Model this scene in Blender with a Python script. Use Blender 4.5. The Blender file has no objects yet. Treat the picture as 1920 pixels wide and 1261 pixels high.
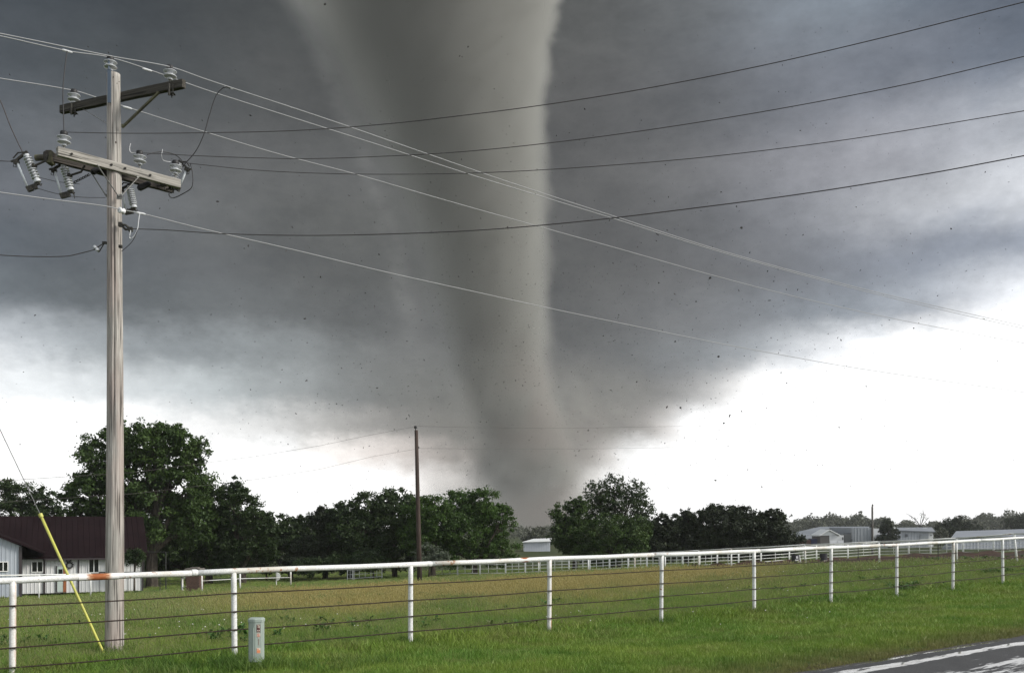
import bpy, bmesh, math, random, colorsys
import numpy as np
from mathutils import Vector, Matrix

# ---------------------------------------------------------------- camera
S = bpy.context.scene
C = S.collection
F, CX, HZ = 1800.0, 960.0, 985.0        # focal length in photo pixels, optical column, eye-level row
EYE = 1.9                               # metres above the road
cam_data = bpy.data.cameras.new('camera')
cam = bpy.data.objects.new('camera', cam_data)
C.objects.link(cam)
cam.location = (0, 0, EYE)
cam.rotation_euler = (math.pi / 2, 0, 0)
cam_data.sensor_width = 36.0
cam_data.lens = 36.0 * F / 1920.0
cam_data.shift_y = (HZ - 630.5) / 1920.0
cam_data.clip_start = 0.1
cam_data.clip_end = 9000
S.camera = cam
S.view_settings.view_transform = 'Standard'
S.view_settings.look = 'None'
S.view_settings.exposure = 0.38
S.view_settings.gamma = 1.0
S.view_settings.use_curve_mapping = False
S.cycles.max_bounces = 6
S.cycles.diffuse_bounces = 2
S.cycles.glossy_bounces = 2
S.cycles.transmission_bounces = 2
S.cycles.transparent_max_bounces = 8
S.cycles.volume_bounces = 1
S.cycles.use_denoising = True
S.cycles.volume_step_rate = 1.6
S.cycles.volume_max_steps = 256


def P(px, py, Y):
    """the point of the place that lies at depth Y on the sight line of photo pixel (px, py)"""
    return Vector(((px - CX) / F * Y, Y, EYE + (HZ - py) / F * Y))


def srgb(r, g, b):
    f = lambda c: (c / 255 / 12.92) if c / 255 <= 0.04045 else ((c / 255 + 0.055) / 1.055) ** 2.4
    return (f(r), f(g), f(b))


# ------------------------------------------------- small node-expression helper
class NT:
    def __init__(self, tree):
        self.t = tree

    def n(self, kind, **kw):
        nd = self.t.nodes.new(kind)
        for k, v in kw.items():
            setattr(nd, k, v)
        return nd

    def link(self, a, b):
        self.t.links.new(a.s if isinstance(a, X) else a, b)

    def inp(self, sock, v):
        if isinstance(v, X):
            self.t.links.new(v.s, sock)
        elif isinstance(v, bpy.types.NodeSocket):
            self.t.links.new(v, sock)
        else:
            sock.default_value = v

    def math(self, op, a, b=None, c=None, clamp=False):
        nd = self.n('ShaderNodeMath', operation=op, use_clamp=clamp)
        self.inp(nd.inputs[0], a)
        if b is not None:
            self.inp(nd.inputs[1], b)
        if c is not None:
            self.inp(nd.inputs[2], c)
        return X(self, nd.outputs[0])

    def smooth(self, v, a, b, lo=0.0, hi=1.0):
        nd = self.n('ShaderNodeMapRange', interpolation_type='SMOOTHSTEP')
        for i, q in enumerate((v, a, b, lo, hi)):
            self.inp(nd.inputs[i], q)
        return X(self, nd.outputs[0])

    def lin(self, v, a, b, lo=0.0, hi=1.0):
        nd = self.n('ShaderNodeMapRange', interpolation_type='LINEAR')
        for i, q in enumerate((v, a, b, lo, hi)):
            self.inp(nd.inputs[i], q)
        return X(self, nd.outputs[0])

    def sep(self, v):
        nd = self.n('ShaderNodeSeparateXYZ')
        self.inp(nd.inputs[0], v)
        return [X(self, o) for o in nd.outputs]

    def comb(self, x, y, z):
        nd = self.n('ShaderNodeCombineXYZ')
        for i, q in enumerate((x, y, z)):
            self.inp(nd.inputs[i], q)
        return X(self, nd.outputs[0])

    def noise(self, vec, scale, detail=3.0, rough=0.55, dist=0.0, color=False):
        nd = self.n('ShaderNodeTexNoise')
        if vec is not None:
            self.inp(nd.inputs['Vector'], vec)
        self.inp(nd.inputs['Scale'], scale)
        nd.inputs['Detail'].default_value = detail
        nd.inputs['Roughness'].default_value = rough
        nd.inputs['Distortion'].default_value = dist
        return X(self, nd.outputs['Color' if color else 'Fac'])

    def mix(self, f, a, b, blend='MIX'):
        nd = self.n('ShaderNodeMix', data_type='RGBA', blend_type=blend)
        self.inp(nd.inputs[0], f)
        for q, s in ((a, nd.inputs[6]), (b, nd.inputs[7])):
            if isinstance(q, tuple):
                q = (*q[:3], 1.0)
            self.inp(s, q)
        return X(self, nd.outputs[2])

    def ramp(self, f, stops, interp='LINEAR'):
        nd = self.n('ShaderNodeValToRGB')
        self.inp(nd.inputs[0], f)
        r = nd.color_ramp
        r.interpolation = interp
        while len(r.elements) > 1:
            r.elements.remove(r.elements[-1])
        for i, (p, c) in enumerate(stops):
            e = r.elements[0] if i == 0 else r.elements.new(p)
            e.position = p
            e.color = (*c[:3], 1.0) if isinstance(c, tuple) else (c, c, c, 1.0)
        return X(self, nd.outputs[0])

    def curve(self, f, pts):
        """pts inside 0..1 on both axes"""
        nd = self.n('ShaderNodeFloatCurve')
        self.inp(nd.inputs[1], f)
        c = nd.mapping.curves[0]
        while len(c.points) > 2:
            c.points.remove(c.points[1])
        c.points[0].location = pts[0]
        c.points[1].location = pts[-1]
        for p in pts[1:-1]:
            c.points.new(*p)
        for p in c.points:
            p.handle_type = 'AUTO_CLAMPED'
        nd.mapping.update()
        return X(self, nd.outputs[0])


class X:
    def __init__(self, nt, s):
        self.nt, self.s = nt, s

    def __add__(self, o): return self.nt.math('ADD', self, o)
    def __radd__(self, o): return self.nt.math('ADD', o, self)
    def __sub__(self, o): return self.nt.math('SUBTRACT', self, o)
    def __rsub__(self, o): return self.nt.math('SUBTRACT', o, self)
    def __mul__(self, o): return self.nt.math('MULTIPLY', self, o)
    def __rmul__(self, o): return self.nt.math('MULTIPLY', o, self)
    def __truediv__(self, o): return self.nt.math('DIVIDE', self, o)
    def __pow__(self, o): return self.nt.math('POWER', self, o)


# ---------------------------------------------------------------- storm sky
SUN_AZ, SUN_EL = math.radians(102), math.radians(32)      # azimuth clockwise from the view direction


def build_world():
    w = bpy.data.worlds.new('World')
    S.world = w
    w.use_nodes = True
    t = w.node_tree
    t.nodes.clear()
    g = NT(t)
    d = g.n('ShaderNodeTexCoord').outputs['Generated']
    dx, dy, dz = g.sep(d)
    az = g.math('ARCTAN2', dx, dy)
    flat = g.math('SQRT', dx * dx + dy * dy)
    el = dz / g.math('MAXIMUM', flat, 0.02)
    # ragged, wind-torn edges: warp the lookup with noise
    pos = g.comb(az, el * 1.4, 0.0)
    n1 = g.noise(pos, 5.0, 5.0, 0.55, 0.3, color=True)
    r1, g1, b1 = g.sep(n1)
    n2 = g.noise(g.comb(az, el * 1.6, 3.0), 26.0, 5.0, 0.62)
    near = g.smooth(g.math('ABSOLUTE', az - 0.02), 0.06, 0.30, 0.35, 1.0)
    azw = az + (r1 - 0.5) * near * 0.11 + (n2 - 0.5) * 0.026
    elw = el + (g1 - 0.5) * near * 0.060 + (n2 - 0.5) * 0.030
    u = azw / 1.24 + 0.5                                   # -0.62..0.62 rad

    def fa(px):                                            # photo column to ramp position
        return math.atan((px - CX) / F) / 1.24 + 0.5

    rows = SKY_ROWS
    out = None
    for i, (py, stops) in enumerate(rows):
        col = g.ramp(u, [(fa(px), srgb(*c) if max(c) <= 255 else tuple(1.05 + (q - 255) * 0.022 for q in c)) for px, c in stops], 'B_SPLINE')
        if out is None:
            out = col
            prev = py
            continue
        # rows run from high to low in the picture
        ta = (HZ - prev) / F * 0.97
        tb = (HZ - py) / F * 0.97
        out = g.mix(g.smooth(elw, ta, tb), out, col)
        prev = py
    # soft mottling of the cloud base
    m = g.noise(g.comb(az, el * 1.5, 7.0), 7.0, 6.0, 0.62)
    dens = g.smooth(el, 0.08, 0.2)
    m2 = g.noise(g.comb(az, el * 1.5, 11.0), 60.0, 4.0, 0.7)
    k = 1.0 + (m - 0.5) * dens * 1.1 + (m2 - 0.5) * 0.30
    kk = g.n('ShaderNodeVectorMath', operation='SCALE')
    g.inp(kk.inputs[0], out)
    g.inp(kk.inputs[3], k)
    out = X(g, kk.outputs[0])
    # pale rope of condensation curling down the left side of the funnel
    line = g.curve(g.lin(el, 0.12, 0.56), ROPE) - 0.5
    off = az + (r1 - 0.5) * 0.02 - line
    rope = g.smooth(g.math('ABSOLUTE', off), 0.019, 0.000) * g.smooth(el, 0.14, 0.26) * g.smooth(n2, 0.25, 0.65)
    kk2 = g.n('ShaderNodeVectorMath', operation='SCALE')
    g.inp(kk2.inputs[0], out)
    g.inp(kk2.inputs[3], 1.0 + rope * 0.36)
    out = X(g, kk2.outputs[0])
    # away from the storm the overcast opens and is pale all round
    side = g.smooth(g.math('ABSOLUTE', az), 0.62, 1.7)
    rear = g.mix(g.smooth(el, -0.1, 0.9), REAR_LOW, REAR_HIGH)
    # the storm deck reaches on over the left, the clearing lies behind and to the right
    rear = g.mix(g.smooth(dx, 0.35, -0.90) * g.smooth(el, -0.05, 0.25), rear, (0.22, 0.24, 0.26))
    out = g.mix(side, out, rear)
    over = g.smooth(dz, 0.52, 0.95)
    out = g.mix(over, out, OVERHEAD)
    bg = g.n('ShaderNodeBackground')
    g.inp(bg.inputs[0], out)
    bg.inputs[1].default_value = 1.0
    sky = g.n('ShaderNodeTexSky', sky_type='NISHITA', sun_disc=False)
    sky.sun_elevation = SUN_EL
    sky.sun_rotation = SUN_AZ
    bg2 = g.n('ShaderNodeBackground')
    g.link(sky.outputs[0], bg2.inputs[0])
    bg2.inputs[1].default_value = 0.1
    mx = g.n('ShaderNodeMixShader')
    mx.inputs[0].default_value = 0.04
    g.link(bg.outputs[0], mx.inputs[1])
    g.link(bg2.outputs[0], mx.inputs[2])
    o = g.n('ShaderNodeOutputWorld')
    g.link(mx.outputs[0], o.inputs[0])
    w.cycles.sampling_method = 'MANUAL'
    w.cycles.sample_map_resolution = 512


REAR_LOW = (1.10, 1.12, 1.15)
REAR_HIGH = (0.96, 1.0, 1.05)
OVERHEAD = (0.48, 0.51, 0.55)
W = (268, 270, 272)
SKY_ROWS = [
    (0,   [(-200, (54, 60, 64)), (0, (56, 60, 64)), (300, (59, 62, 63)), (520, (68, 69, 67)), (760, (78, 78, 75)), (1100, (80, 80, 77)), (1300, (96, 98, 99)), (1480, (112, 118, 125)), (1610, (125, 134, 143)), (1690, (89, 96, 105)), (1860, (77, 84, 94)), (2100, (87, 94, 104))]),
    (160, [(-200, (69, 73, 77)), (0, (69, 73, 76)), (300, (68, 71, 71)), (520, (74, 74, 72)), (760, (78, 78, 75)), (1100, (78, 77, 75)), (1300, (94, 95, 96)), (1500, (106, 109, 115)), (1750, (107, 112, 121)), (1920, (94, 102, 114)), (2100, (101, 108, 118))]),
    (310, [(-200, (87, 90, 95)), (0, (89, 93, 97)), (200, (93, 94, 95)), (520, (86, 86, 84)), (760, (84, 84, 82)), (1100, (80, 79, 77)), (1300, (98, 98, 98)), (1500, (129, 130, 135)), (1700, (151, 152, 158)), (1920, (162, 166, 173)), (2100, (167, 172, 179))]),
    (400, [(-200, (98, 102, 108)), (0, (99, 102, 107)), (200, (93, 95, 97)), (520, (92, 92, 89)), (760, (83, 83, 80)), (1100, (80, 79, 77)), (1300, (96, 96, 96)), (1500, (119, 121, 126)), (1700, (161, 163, 168)), (1920, (197, 200, 205)), (2100, (206, 208, 213))]),
    (500, [(-200, (78, 83, 89)), (0, (82, 87, 92)), (200, (85, 88, 91)), (520, (88, 88, 86)), (760, (82, 82, 79)), (1100, (80, 79, 77)), (1300, (92, 92, 92)), (1500, (105, 107, 111)), (1700, (121, 126, 135)), (1920, (143, 149, 160)), (2100, (163, 168, 177))]),
    (590, [(-200, (94, 99, 104)), (0, (96, 101, 105)), (200, (93, 97, 99)), (520, (92, 93, 92)), (760, (88, 88, 86)), (1100, (88, 87, 85)), (1300, (108, 109, 110)), (1450, (124, 128, 133)), (1600, (134, 140, 147)), (1740, (157, 162, 170)), (1860, (192, 196, 203)), (2000, (241, 243, 246))]),
    (660, [(-200, (167, 171, 175)), (0, (160, 164, 168)), (200, (142, 147, 150)), (400, (134, 139, 141)), (620, (112, 114, 113)), (760, (100, 100, 98)), (830, (90, 90, 88)), (1100, (94, 93, 91)), (1250, (110, 112, 113)), (1390, (139, 143, 147)), (1500, (186, 189, 193)), (1640, (245, 246, 248)), (1760, W), (2100, W)]),
    (735, [(-200, (229, 231, 232)), (0, (223, 226, 228)), (200, (206, 210, 212)), (400, (176, 182, 184)), (560, (134, 137, 137)), (700, (108, 109, 108)), (790, (98, 98, 96)), (900, (98, 97, 95)), (1100, (98, 97, 94)), (1200, (108, 107, 105)), (1270, (126, 125, 124)), (1350, (190, 189, 188)), (1430, (250, 249, 248)), (1540, W), (2100, W)]),
    (795, [(-200, W), (0, (258, 258, 258)), (300, (246, 246, 246)), (520, (205, 205, 204)), (640, (158, 156, 153)), (740, (130, 127, 124)), (860, (112, 109, 105)), (1060, (106, 103, 99)), (1150, (112, 109, 106)), (1215, (140, 136, 133)), (1275, (225, 221, 218)), (1340, W), (2100, W)]),
    (850, [(-200, W), (0, W), (300, W), (560, (256, 255, 254)), (680, (224, 217, 212)), (780, (192, 183, 178)), (870, (140, 134, 129)), (960, (122, 117, 113)), (1070, (120, 116, 113)), (1110, (138, 133, 130)), (1150, (235, 231, 228)), (1200, W), (2100, W)]),
    (905, [(-200, W), (0, W), (600, W), (760, (250, 247, 245)), (850, (225, 220, 216)), (960, (190, 186, 183)), (1060, (205, 201, 198)), (1130, (256, 255, 254)), (1200, W), (2100, W)]),
    (960, [(-200, W), (0, W), (700, W), (900, W), (1200, W), (2100, W)]),
]
ROPE = sorted((((HZ - py) / F * math.cos(math.atan((px - CX) / F)) - 0.12) / 0.44, math.atan((px - CX) / F) + 0.5) for px, py in ((556, -20), (585, 60), (616, 140), (650, 225), (690, 320), (722, 410), (744, 500), (764, 590), (790, 670), (812, 740)))
build_world()

sun_data = bpy.data.lights.new('sun', 'SUN')
sun_data.energy = 2.7
sun_data.angle = math.radians(14)
sun_data.color = (1.0, 0.95, 0.87)
sun = bpy.data.objects.new('sun', sun_data)
C.objects.link(sun)
sv = Vector((math.sin(SUN_AZ) * math.cos(SUN_EL), math.cos(SUN_AZ) * math.cos(SUN_EL), math.sin(SUN_EL)))
sun.rotation_euler = sv.to_track_quat('Z', 'Y').to_euler()
sun.location = (30, -20, 60)


def tag(o, label=None, cat=None, group=None, kind=None):
    for k, v in (('label', label), ('category', cat), ('group', group), ('kind', kind)):
        if v:
            o[k] = v
    return o

# ---------------------------------------------------------------- terrain
FA = np.array([-4.71, 16.25])                    # foot of the fence post left of the small green pedestal
FD = np.array([0.7793, 0.6266])                  # the fence (and the road) run this way
FN = np.array([-0.6266, 0.7793])                 # away from the road, into the pasture
STEP = 3.542
I_S = np.array([-60, -3.5, 0, 3.5, 7.1, 10.6, 14.2, 17.7, 21.3, 24.8, 28.4, 60, 400])
I_D = np.array([2.30, 2.27, 2.27, 2.30, 2.38, 2.36, 2.30, 2.27, 2.26, 2.24, 2.16, 1.9, 1.9])


def drop(x, y):
    x = np.asarray(x, float)
    y = np.asarray(y, float)
    s = (x - FA[0]) * FD[0] + (y - FA[1]) * FD[1]
    t = (x - FA[0]) * FN[0] + (y - FA[1]) * FN[1]
    base = sum(np.interp(s + k, I_S, I_D) for k in (-3, -1.5, 0, 1.5, 3)) / 5
    tp = np.maximum(t, 0)
    far = 4.9 * (1 - np.exp(-(tp / 62.0) ** 1.6))
    far = far * (1 - 0.6 * np.exp(-((s - 104) / 30.0) ** 2) * np.exp(-(tp / 60.0) ** 2))
    w = np.clip(-t / 7.6, 0, 1)
    w = w * w * (3 - 2 * w)
    near = base * (1 - w) + 1.93 * w
    bump = 0.05 * np.sin(x * 0.31 + 1.0) * np.sin(y * 0.27) + 0.03 * np.sin(x * 0.83 + y * 0.4)
    return near + 0.03 + far + bump * np.clip(t / 6 + 0.5, 0, 1) * np.clip(tp / 20 + 0.3, 0, 1)


def gz(x, y):
    return float(EYE - drop(x, y))


def G(px, Y, dz=0.0):
    """the point on the ground at depth Y in photo column px"""
    x = (px - CX) / F * Y
    return Vector((x, Y, gz(x, Y) + dz))


# ---------------------------------------------------------------- materials
MATS = {}


def mat(name, col, rough=0.6, metal=0.0, spec=0.4, noise=None, bump=None, build=None):
    """noise = (scale xyz, second colour, contrast lo, hi); bump = (scale xyz, strength, distance)"""
    if name in MATS:
        return MATS[name]
    m = bpy.data.materials.new(name)
    m.use_nodes = True
    t = m.node_tree
    g = NT(t)
    b = t.nodes['Principled BSDF']
    b.inputs['Roughness'].default_value = rough
    b.inputs['Metallic'].default_value = metal
    b.inputs['Specular IOR Level'].default_value = spec
    b.inputs['Base Color'].default_value = (*col, 1)
    tc = g.n('ShaderNodeTexCoord').outputs['Object']

    def scaled(sc):
        mp = g.n('ShaderNodeMapping')
        g.inp(mp.inputs[0], tc)
        mp.inputs['Scale'].default_value = sc
        return mp.outputs[0]
    if noise:
        sc, c2, lo, hi = noise
        nn = g.noise(scaled(sc), 1.0, 5.0, 0.6)
        g.inp(b.inputs['Base Color'], g.mix(g.smooth(nn, lo, hi), tuple(col), tuple(c2)))
    if bump:
        sc, st, dist = bump
        bp = g.n('ShaderNodeBump')
        bp.inputs['Strength'].default_value = st
        bp.inputs['Distance'].default_value = dist
        g.inp(bp.inputs['Height'], g.noise(scaled(sc), 1.0, 4.0, 0.6))
        g.link(bp.outputs[0], b.inputs['Normal'])
    if build:
        build(g, b, tc, scaled)
    MATS[name] = m
    return m


def m_white_pipe():
    def bld(g, b, tc, scaled):
        geo = g.n('ShaderNodeNewGeometry').outputs['Position']
        n1 = g.noise(geo, 9.0, 5.0, 0.65)
        n2 = g.noise(geo, 1.1, 2.0, 0.5)
        n3 = g.noise(geo, 42.0, 3.0, 0.6)
        spots = g.smooth(n1 + (n2 - 0.5) * 0.40, 0.63, 0.70)
        base = g.mix(g.smooth(n3, 0.35, 0.7), (0.76, 0.77, 0.76), (0.56, 0.555, 0.53))
        base = g.mix(g.smooth(n2, 0.5, 0.75), base, (0.50, 0.47, 0.41))
        g.inp(b.inputs['Base Color'], g.mix(spots, base, (0.30, 0.13, 0.05)))
        bp = g.n('ShaderNodeBump')
        bp.inputs['Strength'].default_value = 0.3
        bp.inputs['Distance'].default_value = 0.01
        g.inp(bp.inputs['Height'], n3)
        g.link(bp.outputs[0], b.inputs['Normal'])
    return mat('white_pipe_paint', (0.75, 0.75, 0.75), 0.5, build=bld)


def m_rusty_post():
    """white paint with a rust run down one side"""
    def bld(g, b, tc, scaled):
        x, y, z = g.sep(tc)
        n1 = g.noise(scaled((14, 14, 2.2)), 1.0, 5.0, 0.65)
        n3 = g.noise(scaled((40, 40, 40)), 1.0, 3.0, 0.6)
        band = g.smooth(x * 14.0 + (n1 - 0.5) * 1.4 - z * 0.25, 0.52, 0.95)
        base = g.mix(g.smooth(n3, 0.35, 0.7), (0.74, 0.74, 0.72), (0.60, 0.58, 0.55))
        rust = g.mix(n3, (0.30, 0.10, 0.03), (0.62, 0.36, 0.18))
        g.inp(b.inputs['Base Color'], g.mix(band, base, rust))
    return mat('rust_run_paint', (0.75, 0.75, 0.75), 0.6, build=bld)


def m_rust_patch():
    def bld(g, b, tc, scaled):
        x, y, z = g.sep(tc)
        n1 = g.noise(scaled((12, 60, 60)), 1.0, 5.0, 0.65)
        ends = g.smooth(g.math('ABSOLUTE', x) + (n1 - 0.5) * 0.34, 0.20, 0.08)
        rust = g.mix(n1, (0.16, 0.035, 0.012), (0.42, 0.14, 0.04))
        mid = g.mix(g.smooth(g.math('ABSOLUTE', x), 0.2, 0.12), (0.75, 0.74, 0.72), (0.62, 0.42, 0.26))
        g.inp(b.inputs['Base Color'], g.mix(ends, mid, rust))
    return mat('burnt_weld_rust', (0.3, 0.1, 0.03), 0.75, build=bld)


def m_wood(name, light, dark, red=None):
    def bld(g, b, tc, scaled):
        grain = g.noise(scaled((26, 26, 1.1)), 1.0, 6.0, 0.65, 0.4)
        fine = g.noise(scaled((110, 110, 3.0)), 1.0, 4.0, 0.7)
        crack = g.smooth(g.noise(scaled((30, 30, 0.6)), 1.0, 3.0, 0.5), 0.43, 0.36)
        patch = g.noise(scaled((3, 3, 0.7)), 1.0, 3.0, 0.5)
        col = g.mix(g.smooth(grain, 0.35, 0.62), light, tuple(c * 0.55 for c in light))
        col = g.mix(g.smooth(fine, 0.45, 0.8), col, tuple(c * 0.5 for c in light))
        if red:
            col = g.mix(g.smooth(patch, 0.4, 0.65) * 0.45, col, red)
        col = g.mix(crack * 0.85, col, dark)
        g.inp(b.inputs['Base Color'], col)
        bp = g.n('ShaderNodeBump')
        bp.inputs['Strength'].default_value = 0.7
        bp.inputs['Distance'].default_value = 0.006
        g.inp(bp.inputs['Height'], grain * 0.6 + fine * 0.4 - crack)
        g.link(bp.outputs[0], b.inputs['Normal'])
    return mat(name, light, 0.85, spec=0.2, build=bld)


# ---------------------------------------------------------------- mesh collector
class MB:
    def __init__(self):
        self.v, self.f = [], []

    def add(self, vs, fs):
        o = len(self.v)
        self.v += [tuple(p) for p in vs]
        self.f += [tuple(i + o for i in q) for q in fs]
        return self

    def box(self, c, size, M=None):
        hx, hy, hz = size[0] / 2, size[1] / 2, size[2] / 2
        M = M or Matrix.Identity(3)
        c = Vector(c)
        vs = [c + M @ Vector((sx * hx, sy * hy, sz * hz)) for sz in (-1, 1) for sy in (-1, 1) for sx in (-1, 1)]
        return self.add(vs, [(0, 2, 3, 1), (4, 5, 7, 6), (0, 1, 5, 4), (2, 6, 7, 3), (0, 4, 6, 2), (1, 3, 7, 5)])

    def tube(self, path, r, n=8, cap=True):
        path = [Vector(p) for p in path]
        rs = r if isinstance(r, (list, tuple)) else [r] * len(path)
        vs, fs = [], []
        for i, p in enumerate(path):
            d = (path[min(i + 1, len(path) - 1)] - path[max(i - 1, 0)]).normalized()
            a = d.cross(Vector((0, 0, 1)))
            a = a.normalized() if a.length > 1e-4 else Vector((1, 0, 0))
            b = d.cross(a).normalized()
            for k in range(n):
                th = 2 * math.pi * k / n
                vs.append(p + (a * math.cos(th) + b * math.sin(th)) * rs[i])
        for i in range(len(path) - 1):
            for k in range(n):
                k2 = (k + 1) % n
                fs.append((i * n + k, i * n + k2, (i + 1) * n + k2, (i + 1) * n + k))
        if cap:
            fs.append(tuple(range(n))[::-1])
            fs.append(tuple((len(path) - 1) * n + k for k in range(n)))
        return self.add(vs, fs)

    def lathe(self, prof, n=20, c=(0, 0, 0), M=None):
        M = M or Matrix.Identity(3)
        c = Vector(c)
        vs, fs = [], []
        for r, z in prof:
            for k in range(n):
                th = 2 * math.pi * k / n
                vs.append(c + M @ Vector((r * math.cos(th), r * math.sin(th), z)))
        for i in range(len(prof) - 1):
            for k in range(n):
                k2 = (k + 1) % n
                fs.append((i * n + k, i * n + k2, (i + 1) * n + k2, (i + 1) * n + k))
        fs.append(tuple(range(n))[::-1])
        fs.append(tuple((len(prof) - 1) * n + k for k in range(n)))
        return self.add(vs, fs)

    def build(self, name, m, parent=None, smooth=False, loc=None, bevel=0.0):
        me = bpy.data.meshes.new(name)
        vs = self.v
        o3 = Vector(loc) if loc is not None else None
        if o3 is not None:
            vs = [tuple(Vector(p) - o3) for p in vs]
        me.from_pydata(vs, [], self.f)
        me.materials.append(m)
        if smooth:
            me.polygons.foreach_set('use_smooth', [True] * len(me.polygons))
        me.update()
        o = bpy.data.objects.new(name, me)
        C.objects.link(o)
        if parent:
            o.parent = parent
        if o3 is not None:
            o.location = o3
            if parent:
                o.location = o3
        if bevel:
            bv = o.modifiers.new('bevel', 'BEVEL')
            bv.width = bevel
            bv.segments = 2
            bv.limit_method = 'ANGLE'
        return o


def empty(name, loc, rz=0.0):
    o = bpy.data.objects.new(name, None)
    o.empty_display_size = 0.2
    C.objects.link(o)
    o.location = loc
    o.rotation_euler = (0, 0, rz)
    return o


def place(me_ob, parent, loc, rz=0.0, scale=None, rot=None):
    """another object on the same mesh"""
    o = me_ob.copy()
    C.objects.link(o)
    o.parent = parent
    o.location = loc
    o.rotation_euler = rot if rot else (0, 0, rz)
    if scale:
        o.scale = scale
    return o


def copy_tree(o, parent=None):
    c = o.copy()
    C.objects.link(c)
    c.parent = parent
    for ch in o.children:
        copy_tree(ch, c)
    return c


# ---------------------------------------------------------------- ground
def ground_material():
    def bld(g, b, tc, scaled):
        pos = g.n('ShaderNodeNewGeometry').outputs['Position']
        x, y, z = g.sep(pos)
        t = (x - FA[0]) * FN[0] + (y - FA[1]) * FN[1]
        n1 = g.noise(pos, 0.07, 5.0, 0.6)
        n2 = g.noise(pos, 1.3, 6.0, 0.65)
        n3 = g.noise(pos, 14.0, 4.0, 0.7)
        c = g.mix(g.smooth(n2, 0.3, 0.7), (0.040, 0.072, 0.014), (0.070, 0.105, 0.022))
        c = g.mix(g.smooth(n1, 0.45, 0.65) * g.smooth(t, 2, 12), c, (0.135, 0.125, 0.040))
        c = g.mix(g.smooth(n3, 0.45, 0.75) * 0.5, c, (0.030, 0.045, 0.012))
        c = g.mix(g.smooth(t + (n2 - 0.5) * 12.0, 66, 92) * 0.8, c, (0.034, 0.042, 0.020))  # dark far ground: tall weeds, with tree shade put into the colour
        # bare soil and dead grass where the verge meets the road
        edge = g.smooth(t + (n2 - 0.5) * 1.0, -7.5, -7.95)
        soil = g.mix(g.smooth(n3, 0.4, 0.65), (0.075, 0.060, 0.035), (0.035, 0.028, 0.020))
        c = g.mix(edge, c, soil)
        g.inp(b.inputs['Base Color'], c)
        bp = g.n('ShaderNodeBump')
        bp.inputs['Strength'].default_value = 0.8
        bp.inputs['Distance'].default_value = 0.05
        g.inp(bp.inputs['Height'], n3)
        g.link(bp.outputs[0], b.inputs['Normal'])
    return mat('pasture_ground', (0.05, 0.09, 0.02), 0.95, spec=0.1, build=bld)


def build_ground():
    def axis(c, span, n, k):
        q = np.linspace(-1, 1, n)
        return c + span * np.sinh(q * k) / np.sinh(k)
    xs = axis(5, 2400, 240, 6.2)
    ys = axis(25, 2400, 240, 6.2)
    X_, Y_ = np.meshgrid(xs, ys)
    Z_ = EYE - drop(X_, Y_)
    # the sheet dips below the asphalt where the road lies
    t = (X_ - FA[0]) * FN[0] + (Y_ - FA[1]) * FN[1]
    Z_ = np.where(t < -8.2, Z_ - 0.05, Z_)
    me = bpy.data.meshes.new('ground')
    nx, ny = len(xs), len(ys)
    v = np.stack([X_.ravel(), Y_.ravel(), Z_.ravel()], 1)
    idx = np.arange(nx * ny).reshape(ny, nx)
    f = np.stack([idx[:-1, :-1].ravel(), idx[:-1, 1:].ravel(), idx[1:, 1:].ravel(), idx[1:, :-1].ravel()], 1)
    me.from_pydata(v.tolist(), [], f.tolist())
    me.materials.append(ground_material())
    me.polygons.foreach_set('use_smooth', [True] * len(me.polygons))
    o = bpy.data.objects.new('ground', me)
    C.objects.link(o)
    tag(o, kind='structure')


build_ground()


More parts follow.
